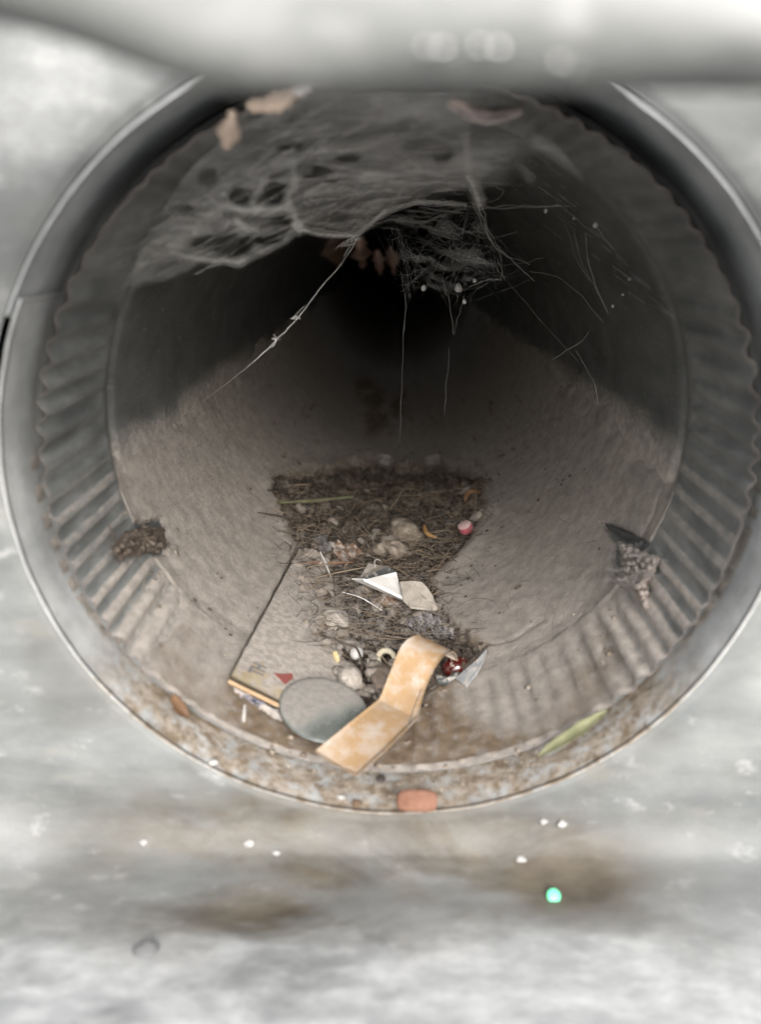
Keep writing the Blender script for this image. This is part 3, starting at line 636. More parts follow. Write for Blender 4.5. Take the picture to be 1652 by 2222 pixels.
stone('lint_lump', 870, 1157, 34, 50, simple('tan_lint', (.20, .165, .13), (.29, .25, .2), 300, .97, 1, .0015), 'flat tan lint lump left of the orange peel sliver', 'lint', .035, 24, .9, 0, rz=.5)
# cream ring
p, ac, al, up = frame(838, 1428, .055); s = pxsize(p); an = np.linspace(-.9, 4.6, 30)
cu = p + ((np.cos(an)*17*s)[:, None]*ac + (np.sin(an)*17*s)[:, None]*(al*.75+up*.65)) 
v, f = tubes(cu[None], 6.5*s*np.sin(np.linspace(.35, np.pi-.35, 30))[None]**.5, 10); mesh('shell_ring', v, f, simple('cream_shell', (.46, .41, .29), (.55, .51, .40), 150, .6, .2, dust=.3), base=p, label='curled cream shell ring between the pebbles and the bandage', cat='shell')
# red bead
BEADR = simple('dark_red_gloss', (.04, .004, .003), (.07, .009, .007), 60, .1, .03, .0005, dust=.12, spec=.5, Coat_Weight=.5, Coat_Roughness=.05)
p, ac, al, up = frame(987, 1447, .03); s = pxsize(p)
v, f = blob(p, (29*s, 24*s, 21*s), (ac, al, up), .06, 4, 36, 24); mesh('red_bead', v, f, BEADR, base=p-up*21*s, label='glossy dark red sweet under the curled end of the bandage', cat='sweet')
GREYP = simple('grey_plastic', (.21, .215, .22), (.29, .295, .30), 150, .6, .2, dust=.25); DARKP = simple('dark_plastic', (.05, .06, .065), (.11, .125, .13), 150, .45, .3, dust=.3)
def plate(name, pts, th, m, label, cat, t0):
    P_ = np.array([V(x, y, tt) for x, y, tt in pts]); up = np.array([-P_.mean(0)[0], 0, -P_.mean(0)[2]]); up /= np.linalg.norm(up)
    v, f = slab(P_, th, up); return mesh(name, v, f, m, base=P_.mean(0), smooth=False, label=label, cat=cat)
plate('plastic_shard', [(988, 1471, .03), (1010, 1452, .04), (1036, 1430, .045), (1056, 1408, .045), (1050, 1428, .04), (1034, 1458, .035), (1011, 1489, .025)], .012, GREYP, 'light grey plastic shard right of the red sweet', 'plastic', 0)
plate('plastic_shard', [(945, 1462, .03), (972, 1470, .035), (994, 1455, .035), (992, 1468, .03), (972, 1482, .024), (950, 1478, .024)], .012, DARKP, 'dark curved plastic shard below the red sweet', 'plastic', 0)
# pill
p, ac, al, up = frame(1010, 1143, .075); s = pxsize(p); n = up*.85-al*.25; n /= np.linalg.norm(n); al2 = np.cross(n, ac)*1.0
pill = thing('round_pill', 'small round pill with pink side and pale dusty top', 'pill', p)
an = np.linspace(0, 2*np.pi, 32, endpoint=False); pr = [(0, .012), (.8, .012), (.95, .009), (1, .004), (1, -.012), (.95, -.018), (0, -.018)]
rp = 15.5*s
Q = np.stack([p + (np.cos(an)[:, None]*ac + np.sin(an)[:, None]*al2)*rp*k + n*h*1.5 for k, h in pr[2:]], 1)
mesh('coated_side', Q, gridfaces(32, 5, True), simple('pink_coat', (.42, .09, .11), (.38, .12, .14), 300, .5, .1), pill)
Q = np.stack([p + (np.cos(an)[:, None]*ac + np.sin(an)[:, None]*al2)*rp*k + n*(h*1.5+.001) for k, h in pr[:3]], 1)
mesh('dusty_top', Q, gridfaces(32, 3, True), simple('pale_pink', (.42, .27, .27), (.48, .36, .35), 300, .9, .3), pill, label='pale dusty top of the pill')
# peel slivers, straw, grass, leaf, stick, crumbs
PEEL = simple('orange_peel', (.42, .22, .07), (.50, .30, .13), 200, .7, .4)
def sliver(name, pts, wpx, m, label, cat, t=.06, sides=8, group=None, tip=.25, sq=1.0):
    P_ = smoothline([V(x, y, t if len(q) == 0 else q[0]) for x, y, *q in pts], 26, 2); s = pxsize(P_[13])
    r = wpx*s*np.maximum(np.sin(np.linspace(.05, np.pi-.05, 26))**.5, tip)
    v, f = tubes(P_[None], r[None], sides); 
    return mesh(name, v, f, m, base=P_[0], label=label, cat=cat, group=group)
sliver('peel_sliver', [(921, 1138), (923, 1152), (932, 1162), (948, 1166)], 5, PEEL, 'curved orange peel sliver left of the pink pill', 'peel', .085)
sliver('peel_sliver', [(1010, 1090), (1012, 1072), (1028, 1064), (1044, 1070)], 5, simple('brown_peel', (.22, .11, .05), (.30, .17, .09), 200, .8, .4), 'brown curled peel at the far right corner of the debris mat', 'peel', .07)
sliver('straw', [(604, 1090, .07), (660, 1088, .075), (710, 1084, .075), (765, 1078, .07)], 4.5, simple('green_straw', (.13, .135, .075), (.2, .195, .12), 120, .8, .3), 'faded green straw lying across the far left of the debris mat', 'straw', tip=.8)
sliver('twig', [(560, 1112, .05), (610, 1120, .07), (650, 1130, .07)], 2, HAIR_D, 'thin dark twig sticking out left of the debris mat', 'twig', tip=.6)
sliver('twig', [(655, 1222, .07), (690, 1219, .075), (730, 1222, .075), (765, 1220, .07)], 2.6, simple('rusty_twig', (.23, .12, .07), (.33, .2, .13), 200, .85, .4), 'thin rusty brown twig across the far end of the card', 'twig', tip=.6)
sliver('plant_stem', [(722, 1383, .08), (744, 1398, .08), (772, 1400, .085), (786, 1430, .08), (783, 1462, .06)], 2.6, HAIR_D, 'dark bent plant stem looping round the small whitish pebble', 'stem', tip=.5)
sliver('bristle', [(695, 1197, .13), (706, 1220, .11), (720, 1256, .07)], 1.3, SILK, 'straight white bristle leaning on the end of the card', 'bristle', tip=.7)
sliver('bristle', [(744, 1285, .09), (780, 1294, .10), (806, 1309, .09), (830, 1325, .07)], 1.1, SILK, 'curved white bristle in front of the white paper triangle', 'bristle', tip=.7)
sliver('lint_thread', [(816, 1240, .12), (812, 1220, .14), (816, 1213, .145), (826, 1216, .14)], .9, SILK, 'hooked white thread standing behind the slate card', 'thread', tip=.7)
plate('yellow_chip', [(723, 1414, .07), (731, 1413, .07), (738, 1430, .06), (731, 1433, .06)], .012, simple('cream_chip', (.55, .44, .22), (.62, .52, .31), 200, .8, .2), 'small cream yellow chip at the right edge of the card', 'chip', 0)
sliver('white_stick', [(531, 1531, .03), (530, 1548, .03), (529, 1568, .02)], 4.2, simple('chalky', (.38, .355, .33), (.46, .43, .40), 300, .85, .3), 'short white stick on the dirt in front of the card', 'stick', tip=.8)
# leaf at lower left of the rim and grass blade at lower right
px_seed = lambda pts: pts[0][0]*.37
def leaf(name, pts, wpx, m, label, cat, bend=.35, upv=(0, -.45, .9), rag=.3):
    P_ = smoothline([atY(np.array(float(x)), np.array(float(y)), Y) for x, y, Y in pts], 24, 2); s = pxsize(P_[12])
    T = np.gradient(P_, axis=0); T /= np.linalg.norm(T, axis=1, keepdims=True); B = np.cross(T, np.array(upv)); B /= np.linalg.norm(B, axis=1, keepdims=True)
    wd = wpx*s*np.sin(np.linspace(.04, np.pi-.04, 24))**.7*(1+rag*2*(fbm(np.arange(24)*.5+wpx*3, np.arange(24)*0+px_seed(pts), 5)-.5)); N = np.cross(B, T)
    k = np.linspace(-1, 1, 7)
    G = P_[:, None] + B[:, None]*(wd[:, None]*k)[..., None] + N[:, None]*(wd[:, None]*(np.abs(k)*bend-bend*.5))[..., None]
    v, f = sheet(G, .004); return mesh(name, v, f, m, base=P_[0], label=label, cat=cat)
leaf('dead_leaf', [(374, 1506, -.01), (385, 1525, -.03), (398, 1545, -.05), (410, 1556, -.05)], 12, simple('rust_leaf', (.075, .038, .02), (.13, .072, .035), 150, .6, .5), 'small rusty brown leaf caught at the lower left rim of the pipe', 'leaf')
leaf('grass_blade', [(1168, 1640, -.06), (1210, 1612, -.05), (1260, 1580, -.04), (1318, 1540, -.01)], 12, simple('pale_grass', (.11, .115, .06), (.19, .19, .11), 120, .7, .4), 'pale green grass blade along the lower right rim of the pipe', 'grass blade')
leaf('grass_blade', [(1230, 1608, -.02), (1265, 1585, -.01), (1310, 1545, .0)], 3, simple('dry_grass', (.16, .13, .08), (.25, .2, .13), 120, .8, .4), 'thin dry brown grass blade behind the pale green one', 'grass blade')
stone('seed', 827, 1688, 10, 11, simple('black_seed', (.025, .02, .017), (.05, .04, .035), 200, .6, .4), 'dark oval seed on the dirt below the bandage', 'seed', .02, 31, .15, rz=.6)
stone('lint_lump', 700, 1185, 20, 34, simple('blue_lint', (.13, .125, .125), (.22, .21, .21), 300, .97, 1, .002), 'bluish grey lint lump at the left edge of the debris mat', 'lint', .04, 33, 1.0, 0, rz=.7)
# tinsel of grey foil behind the bandage
a_ = smoothline([V(*p, tt) for p, tt in [((885, 1345), .06), ((905, 1332), .08), ((930, 1330), .085), ((955, 1345), .08), ((985, 1372), .05)]], 44); b_ = smoothline([V(*p, tt) for p, tt in [((880, 1368), .04), ((910, 1372), .05), ((940, 1376), .05), ((965, 1382), .045), ((985, 1390), .03)]], 44)
k = np.linspace(0, 1, 16)[None, :, None]; G = a_[:, None]*(1-k)+b_[:, None]*k; ii = np.arange(44)[:, None]+0*k[..., 0]
G[..., 2] += .07*(fbm(ii*.33, k[..., 0]*4+0*ii, 86)-.5); G[..., 1] += .05*(fbm(ii*.3+9, k[..., 0]*4+0*ii, 87)-.5)
v, f = sheet(G, .003); mesh('crumpled_wrapper', v, f, simple('grey_foil', (.10, .10, .11), (.34, .32, .32), 260, .5, .7, .001, .3, .3), base=V(930, 1370), label='crumpled grey wrapper behind the top of the bandage', cat='wrapper')
# peeled dust flake on the right bank and lint tuft on the left bank
def tuft(name, poly, n, m_b, m_f, label, cat, seed, amp, t0):
    th_ = thing(name, label, cat, V(*np.mean(poly, 0)))
    q = np.array(poly, float); gx_ = np.arange(q[:, 0].min()-8, q[:, 0].max()+8, 1.8); gy_ = np.arange(q[:, 1].min()-8, q[:, 1].max()+8, 1.8)
    A, B = np.meshgrid(gx_, gy_, indexing='ij'); sd_ = sdpoly(A, B, poly)+16*(fbm(A/9, B/9, seed, 4)-.5)
    tt = t0 + amp*sst(-3, 10, sd_)*(.35+1.3*np.abs(fbm(A/11, B/8, seed+3, 5)-.5)*2) - .03*(1-sst(-5, 1, sd_))
    G = onpipe(A, B, tt); f = gridfaces(len(gx_), len(gy_)); f = f[(sd_.ravel()[f] > -2).all(1)]
    ids, inv = np.unique(f.ravel(), return_inverse=True)
    o = mesh('ragged_scrap', G.reshape(-1, 3)[ids], inv.reshape(-1, 4), m_b, th_); md = o.modifiers.new('thickness', 'SOLIDIFY'); md.thickness = .0006
    v, f = fibres(poly, n*2, .03, .13, .0004, .0010, t0, t0+amp*1.4, seed, 2.6, flat=.8); mesh('loose_fibres', v, f, m_f, th_, kind='stuff')
    return th_
tuft('dust_flake', [(1347, 1178), (1430, 1212), (1424, 1236), (1405, 1262), (1402, 1318), (1372, 1276), (1338, 1262), (1356, 1240)], 90, simple('pink_dust', (.30, .25, .215), (.50, .44, .40), 420, .97, 1, .0015), HAIR_G, 'torn pinkish grey dust flake peeling off the right bank of the pipe', 'dust flake', 50, .05, .012)
tuft('lint_tuft', [(245, 1196), (268, 1156), (300, 1150), (322, 1138), (350, 1146), (360, 1184), (330, 1196), (290, 1204), (262, 1216)], 60, simple('brown_lint', (.07, .053, .042), (.27, .22, .175), 240, .97, 1, .002), HAIR_D, 'brown lint tuft with dark torn edge on the left bank of the pipe', 'lint', 60, .06, .006)
plate('torn_film', [(1312, 1140, .02), (1318, 1136, .045), (1352, 1152, .05), (1388, 1166, .04), (1382, 1176, .01), (1345, 1165, .01)], .006, SLATE, 'dark curled strip above the pinkish dust flake', 'film', 0)
plate('torn_film', [(300, 1150, .02), (322, 1143, .05), (347, 1126, .06), (344, 1146, .04), (325, 1156, .02)], .006, SLATE, 'dark pointed strip on top of the brown lint tuft', 'film', 0)
sliver('plant_stem', [(233, 1131, .04), (240, 1150, .05), (255, 1178, .04), (262, 1205, .02)], 2.4, HAIR_D, 'thin dark stem left of the brown lint tuft', 'stem', tip=.5)

# ------------------------------------------------------------------ crumbs on the housing below the opening
def onpanel(px, py):
    d = ray(np.array(float(px)), np.array(float(py)))
    ks = np.linspace(.3, 4, 6000); q = CAM+d*ks[:, None]
    o = np.argsort(-prof[:, 1]); 
    # distance to profile polyline, first sign change
    D = np.hypot(q[:, 1][:, None]-prof[None, ::6, 0], q[:, 2][:, None]-prof[None, ::6, 1]).min(1)
    return q[np.argmin(D)]
def crumb(name, px, py, rx, ry, m, label, cat, seed, group=None, lump=.4, flat=0):
    p = onpanel(px, py); s = pxsize(p); n = CAM-p; n /= np.linalg.norm(n); ax = np.array([1., 0, 0]); ay = np.cross(n, ax); ay /= np.linalg.norm(ay)
    nn = np.cross(ax, ay); 
    v, f = blob(p+nn*min(rx, ry)*s*.2, (rx*s, ry*s, min(rx, ry)*s*.5), (ax, ay, nn), lump, seed, 18, 10, flat); return mesh(name, v, f, m, base=p, label=label, cat=cat, group=group)
crumb('brick_chip', 905, 1737, 42, 22, simple('terracotta', (.14, .068, .043), (.20, .105, .072), 200, .9, .5), 'orange brick chip on the housing just below the opening', 'brick chip', 70, lump=.12, flat=.6)
FLECK = simple('white_fleck', (.30, .295, .28), (.38, .37, .355), 200, .7, .2)
for i, (x, y, r, ry, lb) in enumerate([(463, 1654, 15, 9, 'white paint fleck on the lower left of the collar'), (542, 1830, 16, 11, 'white paint fleck, left one of a pair at lower left of the ledge'), (600, 1850, 15, 9, 'white paint fleck, right one of a pair at lower left of the ledge'), (1180, 1782, 12, 9, 'white paint fleck, left one of a pair on the ledge under the opening'), (1222, 1786, 16, 10, 'white paint fleck, right one of a pair on the ledge under the opening'), (1132, 1866, 15, 10, 'white paint fleck just above the green sequin'), (312, 1828, 14, 9, 'white paint fleck at the far left of the ledge'), (740, 1730, 14, 7, 'pale fleck on the dirt left of the brick chip'), (870, 1742, 9, 9, 'pale fleck touching the left end of the brick chip'), (330, 2050, 0, 0, '')]):
    if r: crumb('paint_fleck', x, y, r*.6, ry*.6, FLECK, lb, 'paint fleck', 80+i, 'white paint flecks on the housing', .7)
crumb('dark_crumb', 315, 2062, 20, 15, simple('dark_crumb', (.10, .10, .10), (.15, .15, .15), 200, .9, .3), 'dark grey crumb at the lower left of the ledge', 'crumb', 95)
crumb('dark_crumb', 775, 1742, 9, 8, simple('brown_crumb', (.07, .045, .03), (.12, .08, .05), 200, .9, .3), 'small dark brown crumb left of the brick chip', 'crumb', 96)
p = onpanel(1202, 1943); s = pxsize(p); n = CAM-p; n /= np.linalg.norm(n); ax = np.array([1., 0, 0]); ay = np.cross(n, ax)
v, f = blob(p+n*.014, (13*s, 13*s, 3*s), (ax, ay, n), 0, 1, 20, 10); mesh('green_sequin', v, f, simple('mint_green', (.12, .72, .36), (.16, .76, .42), 100, .3, 0), base=p, label='tiny round mint green sequin on the ledge below the opening', cat='sequin')

# ------------------------------------------------------------------ cobwebs
x = np.arange(80, 1380, 4.); y = np.arange(196, 660, 4.)
GX, GY = np.meshgrid(x, y, indexing='ij')
def band(d, pts, w_, a): 
    jx = GX+10*(fbm(GX/40, GY/40, 90)-.5); jy = GY+10*(fbm(GX/40+7, GY/40, 91)-.5)
    return np.maximum(d, a*np.exp(-(dseg(jx, jy, pts)/w_)**2))
def clampY(Yw, gx, gy, mx=.965):
    ex = onpipe(gx, gy, 0.0)[..., 1]
    return np.minimum(Yw, ex*mx-.01)
streak = lambda s, ang, lx, ly: fbm((GX*math.cos(ang)+GY*math.sin(ang))/lx, (-GX*math.sin(ang)+GY*math.cos(ang))/ly, s, 4)
def silk_mesh(G, den, par):
    f = gridfaces(len(x), len(y)); dv = den.ravel()
    inside = (np.hypot(G[..., 0], G[..., 2]) < .985).ravel() & (G[..., 1].ravel() > -.16)
    keep = (dv[f].max(1) > .05) & inside[f].all(1); f = f[keep]
    ids, inv = np.unique(f.ravel(), return_inverse=True)
    return mesh('silk_sheet', G.reshape(-1, 3)[ids], inv.reshape(-1, 4), WEB, par, attrs={'silk': dv[ids]})
# near veil at left and top
d = np.zeros_like(GX)
veil = sst(250, 330, GX)*(1-sst(1050, 1200, GX))*(1-sst(380, 470, GY+ (GX-640)*.05))
leftv = sst(0, 60, GY-(640-(GX-110)*.66)+70)*0
d = np.maximum(d, veil*(.10+.26*sst(.38, .72, streak(101, -.18, 150, 40))))
band_left = (1-sst(-40, 70, GY-(700-(GX-100)*.45)))*sst(-30, 60, GY-(560-(GX-120)*.95))*(1-sst(480, 620, GX))
d = np.maximum(d, band_left*(.09+.2*sst(.38, .7, streak(102, -.5, 170, 26))))
for pts, w_, a in [([(429, 478), (491, 448), (527, 459), (591, 454), (633, 448)], 9, .5), ([(513, 479), (535, 498), (569, 504), (605, 490), (633, 468)], 8, .36), ([(634, 350), (639, 409), (622, 429), (633, 451), (645, 492)], 11, .45), ([(546, 445), (556, 420), (577, 392)], 9, .34), ([(647, 492), (613, 523), (577, 542), (520, 568), (450, 566), (370, 547)], 6, .42), ([(552, 507), (555, 540)], 8, .3), ([(488, 450), (485, 410), (500, 380)], 10, .3), ([(380, 470), (430, 440), (500, 425)], 8, .22), ([(120, 625), (180, 590), (245, 555)], 7, .34), ([(130, 560), (260, 470), (400, 400)], 9, .16), ([(230, 560), (330, 500), (470, 420)], 7, .2), ([(1165, 308), (1240, 350), (1292, 388)], 12, .4), ([(300, 545), (380, 480), (430, 460)], 6, .25), ([(640, 395), (740, 360), (800, 340)], 8, .35), ([(690, 330), (780, 320), (850, 300)], 12, .38), ([(700, 335), (688, 300), (715, 262)], 9, .25), ([(850, 350), (862, 312), (905, 280), (960, 262)], 9, .26), ([(1000, 372), (1010, 330), (1000, 290)], 10, .28), ([(560, 300), (640, 290), (700, 300)], 10, .22), ([(905, 282), (960, 300), (1010, 330)], 7, .24), ([(420, 350), (470, 330), (530, 345), (600, 330)], 9, .2), ([(330, 470), (400, 430), (470, 425)], 7, .24), ([(1060, 300), (1110, 330), (1150, 390)], 8, .18), ([(630, 350), (760, 328), (860, 350), (1000, 372)], 9, .34), ([(480, 300), (520, 330), (560, 390)], 16, .25)]: d = band(d, pts, w_*1.35, a*.82)
for cx, cy, ax_, ay_ in [(760, 345, 34, 11), (905, 320, 30, 20), (960, 335, 26, 22), (450, 385, 26, 22), (400, 455, 24, 12), (630, 320, 30, 12), (520, 425, 28, 24), (598, 418, 24, 32), (690, 378, 42, 22), (600, 480, 40, 10), (575, 522, 40, 9), (480, 528, 80, 22)]:
    d *= 1-.97*(1-sst(.65, 1.15, np.hypot((GX-cx)/ax_, (GY-cy)/ay_)))
d *= sst(200, 216, GY)*(1-sst(590, 640, GY))
Y1 = clampY(.03 + np.clip((GY-210)/320, 0, 1.2)*(.34+.5*sst(500, 800, GX)) + .05*(fbm(GX/90, GY/60, 95)-.5), GX, GY, .9)
G = atY(GX, GY, Y1)
web1 = thing('cobweb', 'grey torn cobweb sheet with oval holes across the upper left of the pipe', 'cobweb', G[40, 20])
silk_mesh(G, d, web1)
# deeper, sharper web at the centre
d2 = np.zeros_like(GX)
core = sst(-6, 18, sdpoly(GX, GY, [(640, 400), (720, 375), (850, 370), (960, 385), (1010, 420), (900, 436), (840, 452), (800, 492), (770, 512), (700, 511), (650, 500)]))
d2 = np.maximum(d2, core*(.14+.4*sst(.4, .7, streak(111, -.08, 110, 14))))
tg = sst(-10, 40, sdpoly(GX, GY, [(830, 480), (880, 450), (1000, 440), (1070, 500), (1110, 580), (1060, 620), (960, 640), (890, 610), (860, 550)])); d2 = np.maximum(d2, .22*tg*sst(.48, .75, streak(115, .3, 60, 18)))
top = (1-sst(330, 420, GY))*sst(640, 720, GX)*(1-sst(1050, 1160, GX)); d2 = np.maximum(d2, top*(.06+.24*sst(.42, .72, streak(112, -.1, 150, 22))))
for pts, w_, a in [([(645, 495), (700, 510), (770, 511), (800, 490), (840, 456)], 5, .8), ([(840, 456), (900, 440), (960, 441), (1010, 447)], 4, .4), ([(645, 480), (720, 486), (790, 484)], 8, .4), ([(1012, 290), (1016, 350), (1020, 385), (1033, 415), (1040, 440)], 13, .42), ([(1015, 385), (1030, 412), (1040, 445)], 5, .8), ([(660, 440), (760, 425), (850, 410)], 5, .4), ([(860, 330), (930, 380), (1000, 385), (1060, 370)], 8, .3), ([(840, 456), (880, 405), (950, 392), (1005, 402)], 6, .4), ([(900, 438), (925, 402), (960, 395)], 5, .3), ([(700, 505), (720, 450), (760, 415)], 6, .3), ([(645, 488), (650, 497), (655, 490)], 9, .9)]: d2 = band(d2, pts, w_, a)
d2 *= sst(200, 216, GY)
Y2 = clampY(.1 + np.clip((GY-210)/290, 0, 1.1)*(.62+.55*sst(600, 850, GX)) + .08*(fbm(GX/70, GY/50, 97)-.5), GX, GY, .93)
G = atY(GX, GY, Y2); web2 = thing('cobweb', 'dense grey cobweb with a bright lower hem hanging from the middle of the pipe roof', 'cobweb', G[180, 40])
silk_mesh(G, d2, web2)
def strands(name, lst, par, m=SILK, k=24, jit=.004, seed=0, label=None):
    g = np.random.default_rng(seed); Ps, rs = [], []
    for pts, r in lst:
        q = np.array([atY(np.array(float(a)), np.array(float(b)), c) for a, b, c in pts]); q = resample(q, k)
        n_ = g.normal(0, jit, (k, 3)); n_[0] = n_[-1] = 0; n_ = (n_+np.roll(n_, 1, 0)+np.roll(n_, -1, 0))/3
        Ps.append(q+n_); rs.append(r*g.uniform(.6, 1.3, k))
    v, f = tubes(np.array(Ps), np.array(rs), 3)
    return mesh(name, v, f, m, par, kind='stuff')
yw = lambda px, py: float(np.interp(py, [200, 640], [.3, 1.6]))
g = np.random.default_rng(77)
# hem and knots of web2
lst = []
for i in range(46):
    a = g.integers(0, 5); hem = [(645, 495), (700, 510), (770, 511), (800, 490), (840, 456), (900, 440), (960, 441), (1010, 447)]
    u0, u1 = sorted(g.uniform(0, 7, 2)); pts = []
    for u in np.linspace(u0, u1, 5):
        i0 = min(int(u), 6); f_ = u-i0; q = np.array(hem[i0])*(1-f_)+np.array(hem[i0+1])*f_; pts.append((q[0]+g.normal(0, 4), q[1]+g.normal(0, 3)-2, 1.12+.1*g.random()))
    lst.append((pts, .0007))
for i in range(60):
    x0, y0 = g.uniform(650, 1000), g.uniform(360, 500); a = g.normal(-.12, .25); ln = g.uniform(40, 160)
    lst.append(([(x0, y0, 1.0), (x0+ln*math.cos(a)*.5, y0+ln*math.sin(a)*.5+g.normal(0, 5), 1.05), (x0+ln*math.cos(a), min(y0+ln*math.sin(a), 505), 1.05)], .0005))
strands('silk_strands', lst, web2, seed=3)
lst = []
for i in range(110):
    x0, y0 = g.uniform(130, 620), g.uniform(280, 600); 
    if y0 < 640-(x0-110)*.8 or y0 > 700-(x0-100)*.32: continue
    a = g.normal(-.5, .14); ln = g.uniform(60, 260); c_ = [(x0, y0), (x0+ln*.5*math.cos(a), y0+ln*.5*math.sin(a)+5), (x0+ln*math.cos(a), y0+ln*math.sin(a))]
    lst.append(([(q[0], q[1], float(min(clampY(np.array(.03+max(0, q[1]-210)/320*.36), np.array(q[0]), np.array(q[1]), .88), 2))) for q in c_], g.uniform(.0003, .0006)))
for i in range(60):
    x0, y0 = g.uniform(420, 1060), g.uniform(225, 400); a = g.normal(-.08, .2); ln = g.uniform(80, 300)
    lst.append(([(x0, y0, .1+(y0-210)/300*.5), (x0+ln*.5*math.cos(a), y0+ln*.5*math.sin(a)+6, .1+(y0-210)/300*.5), (min(x0+ln*math.cos(a), 1150), max(y0+ln*math.sin(a), 215), .1+(y0-210)/300*.5)], g.uniform(.0003, .0006)))
strands('silk_strands', lst, web1, seed=13, jit=.002)
web3 = thing('cobweb', 'wispy dark tangled cobweb of fine threads right of the centre of the pipe', 'cobweb', atY(np.array(980.), np.array(540.), 1.6))
lst = []
anch = [(840, 500), (870, 470), (900, 440), (960, 440), (1010, 445), (1050, 480), (1065, 520), (1100, 560), (1150, 580), (1085, 610), (1060, 600), (1000, 640), (980, 640), (930, 630), (890, 620), (880, 600), (870, 560), (930, 520), (990, 560), (1020, 590), (960, 490), (1010, 500), (905, 540)]
for i in range(230):
    a, b = g.choice(len(anch), 2, replace=False); a = np.array(anch[a])+g.normal(0, 16, 2); b = np.array(anch[b])+g.normal(0, 16, 2)
    if np.hypot(*(a-b)) > 190: continue
    mid = (a+b)/2+g.normal(0, 9, 2); ya, yb_ = g.uniform(1.1, 2.1, 2)
    lst.append(([(a[0], a[1], ya), ((a[0]+mid[0])/2, (a[1]+mid[1])/2+3, (ya+yb_)/2), (mid[0], mid[1], (ya+yb_)/2), (b[0], b[1], yb_)], g.uniform(.0002, .0006)))
lst += [([(1015, 400, .95), (1030, 425, 1.1), (1040, 455, 1.15), (1052, 480, 1.2), (1055, 505, 1.2), (1064, 522, 1.25)], .0028), ([(1035, 430, 1.1), (1047, 450, 1.15), (1058, 478, 1.2), (1058, 510, 1.2)], .0018), ([(1025, 440, 1.1), (1040, 470, 1.15), (1050, 500, 1.2)], .0016),
        ([(1064, 522, 1.25), (1085, 545, 1.3), (1110, 565, 1.35), (1160, 610, 1.4)], .0016), ([(1066, 520, 1.25), (1100, 555, 1.4), (1150, 575, 1.5)], .0011), ([(1050, 480, 1.2), (1075, 520, 1.3), (1085, 560, 1.4), (1096, 610, 1.5)], .0009), ([(1080, 560, 1.5), (1090, 590, 1.5), (1086, 607, 1.5), (1060, 606, 1.5), (1020, 622, 1.5)], .0016)]
strands('silk_strands', lst, web3, seed=4, m=fibre('grey_silk', (.42, .42, .42)))
lst = [([(881, 600, 1.8), (880, 650, 1.8), (876, 760, 1.75), (870, 870, 1.7), (868, 960, 1.65)], .0006), ([(870, 590, 1.8), (881, 660, 1.8), (878, 720, 1.8)], .0012), ([(960, 610, 1.8), (975, 650, 1.8), (984, 725, 1.8)], .0014), ([(1008, 640, 1.8), (1000, 670, 1.8), (985, 725, 1.8)], .0012), ([(975, 760, 1.8), (970, 820, 1.8), (966, 900, 1.8)], .0008)]
strands('hanging_threads', lst, web3, seed=6, m=bpy.data.materials['grey_silk'])
web4 = thing('cobweb', 'few fine cobweb threads with white dots along the right wall of the pipe', 'cobweb', atY(np.array(1200.), np.array(448.), 1.1))
lst = [([(1020, 440, 1.05), (1080, 455, 1.05), (1160, 449, 1.05), (1290, 446, 1.0)], .0011), ([(1040, 455, 1.1), (1100, 446, 1.08), (1170, 448, 1.05)], .0011), ([(1170, 449, 1.05), (1220, 447, 1.04)], .0026), ([(1288, 446, 1.0), (1294, 488, .95), (1310, 515, .95), (1345, 556, .95)], .0014), ([(1060, 440, 1.05), (1085, 430, 1.05), (1095, 415, 1.05), (1075, 405, 1.0)], .0009),
       ([(1270, 505, .95), (1275, 560, .95), (1300, 640, .95), (1320, 680, .95)], .0012), ([(1245, 500, 1), (1262, 570, 1), (1300, 640, .95)], .0007), ([(1225, 480, 1.0), (1250, 560, 1.0), (1280, 610, .98)], .0006), ([(1150, 590, 1.4), (1210, 600, 1.3), (1260, 640, 1.1), (1310, 700, .9)], .0008), ([(1060, 560, 1.5), (1160, 680, 1.6), (1260, 790, 1.5)], .0004), ([(1250, 760, 1.3), (1290, 830, 1.1), (1300, 880, 1.0)], .0007), ([(1200, 780, 1.4), (1265, 740, 1.3), (1280, 720, 1.2)], .0009)]
for i in range(40):
    a = g.uniform(0, 1); x0 = 1120+a*300+g.normal(0, 15); y0 = 330+a*330+g.normal(0, 25); ln = g.uniform(15, 60)
    e0 = float(onpipe(np.array(x0), np.array(y0))[1])*.95; lst.append(([(x0, y0, e0), (x0+ln*.75, y0+ln*.55, float(onpipe(np.array(x0+ln*.75), np.array(y0+ln*.55))[1])*.95)], g.uniform(.0006, .0012)))
strands('silk_strands', lst, web4, seed=8, jit=.002, m=fibre('pale_silk', (.6, .59, .58)))
parts = []
for i, (px, py, Y, r) in enumerate([(996, 625, 1.9, 8), (920, 625, 1.8, 5), (1293, 488, .95, 4.5), (1185, 458, 1.05, 3.5), (1245, 475, 1.1, 2.5), (1366, 607, .75, 2), (1352, 640, .8, 2), (1330, 665, .9, 2), (1030, 610, 1.9, 3), (1008, 655, 1.8, 4)]):
    p = atY(np.array(float(px)), np.array(float(py)), Y); s = pxsize(p); v, f = blob(p, (r*s, r*s, r*s*1.2), None, .3, i, 12, 8); mesh('dust_dot', v, f, SILK, web4)
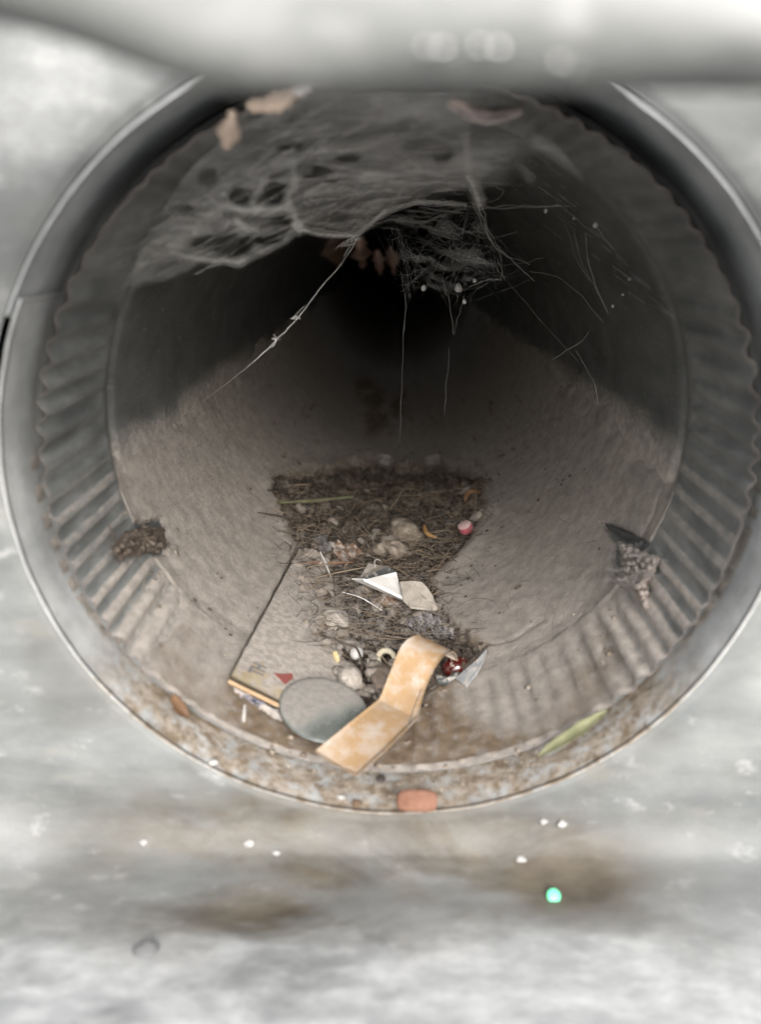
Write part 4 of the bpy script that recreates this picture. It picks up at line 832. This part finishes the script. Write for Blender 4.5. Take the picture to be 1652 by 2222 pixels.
# long diagonal thread
tp = [(800, 488, 1.12), (780, 512, 1.1), (740, 575, 1.06), (690, 632, 1.0), (648, 690, .95), (600, 740, .92), (540, 795, .9), (440, 872, None)]
q = [atY(np.array(float(a)), np.array(float(b)), c) if c else V(a, b, .01) for a, b, c in tp]; q = resample(q, 60); q[1:-1] += g.normal(0, .0012, (58, 3))
thread = thing('web_thread', 'long straight cobweb thread running diagonally from the central web down to the left bank', 'cobweb thread', q[-1])
v, f = tubes(q[None], (.00125*g.uniform(.7, 1.3, 60)*np.linspace(1.25, .5, 60))[None], 4); mesh('strand', v, f, SILK, thread)
parts = []
for (px, py, Y) in [(600, 738, .92), (645, 690, .95)]:
    for i in range(7):
        a = atY(np.array(px+g.normal(0, 4)), np.array(py+g.normal(0, 5)), Y); b = atY(np.array(px+g.normal(0, 9)), np.array(py+g.normal(0, 9)), Y); parts.append(tubes(np.stack([a, (a+b)/2+g.normal(0, .003, 3), b])[None], .0011, 3))
for i in range(10):
    a = atY(np.array(775+g.normal(0, 5)), np.array(514+g.normal(0, 5)), 1.1); b = atY(np.array(745+g.normal(0, 8)), np.array(535+g.normal(0, 9)), 1.1); parts.append(tubes(np.stack([a, (a+b)/2+g.normal(0, .004, 3), b])[None], .0011, 3))
v, f = merge(parts); mesh('knots', v, f, SILK, thread, kind='stuff')
# pale scraps caught in the web near the top
PETAL = simple('pale_leaf', (.12, .092, .07), (.20, .155, .12), 120, .7, .3)
leaf('leaf_scrap', [(535, 228, -.16), (575, 232, -.17), (620, 218, -.17), (660, 195, -.16)], 20, PETAL, 'pale tan leaf scrap caught in the web at the top rim, wider of two', 'leaf scrap', .2, (0, -1, .2), .9)
leaf('leaf_scrap', [(505, 240, -.14), (500, 275, -.15), (490, 325, -.14)], 19, PETAL, 'narrow tan leaf scrap hanging in the web below the wider one', 'leaf scrap', .2, (0, -1, .2), .9)
leaf('leaf_scrap', [(640, 208, -.2), (665, 190, -.2), (682, 178, -.2)], 14, simple('white_leaf', (.26, .245, .24), (.34, .32, .31), 120, .7, .3), 'whitish leaf scrap at the right tip of the wider tan scrap', 'leaf scrap', .2, (0, -1, .2), .9)
# brown leaves deep in the pipe
DEEP = simple('deep_leaf', (.24, .13, .08), (.42, .28, .20), 30, .8, .3)
for i, (px, py, wd, ht, lb) in enumerate([(735, 545, 40, 34, 'reddish brown leaf deep inside the pipe, leftmost of the cluster'), (785, 548, 30, 34, 'reddish brown leaf deep inside the pipe, in the middle of the cluster'), (822, 570, 20, 28, 'pale pinkish leaf deep inside the pipe, lowest of the cluster'), (850, 566, 18, 30, 'pale pinkish leaf deep inside the pipe, rightmost of the cluster')]):
    leaf('dead_leaf', [(px-4, py-ht, 7.6+.1*i), (px, py, 7.5+.1*i), (px+4, py+ht, 7.45+.1*i)], wd*.6, DEEP, lb, 'leaf', .8, (.3*(i-1.5), -1, .3), 1.2)
for o in sc.objects:
    if '_b' in o: del o['_b']
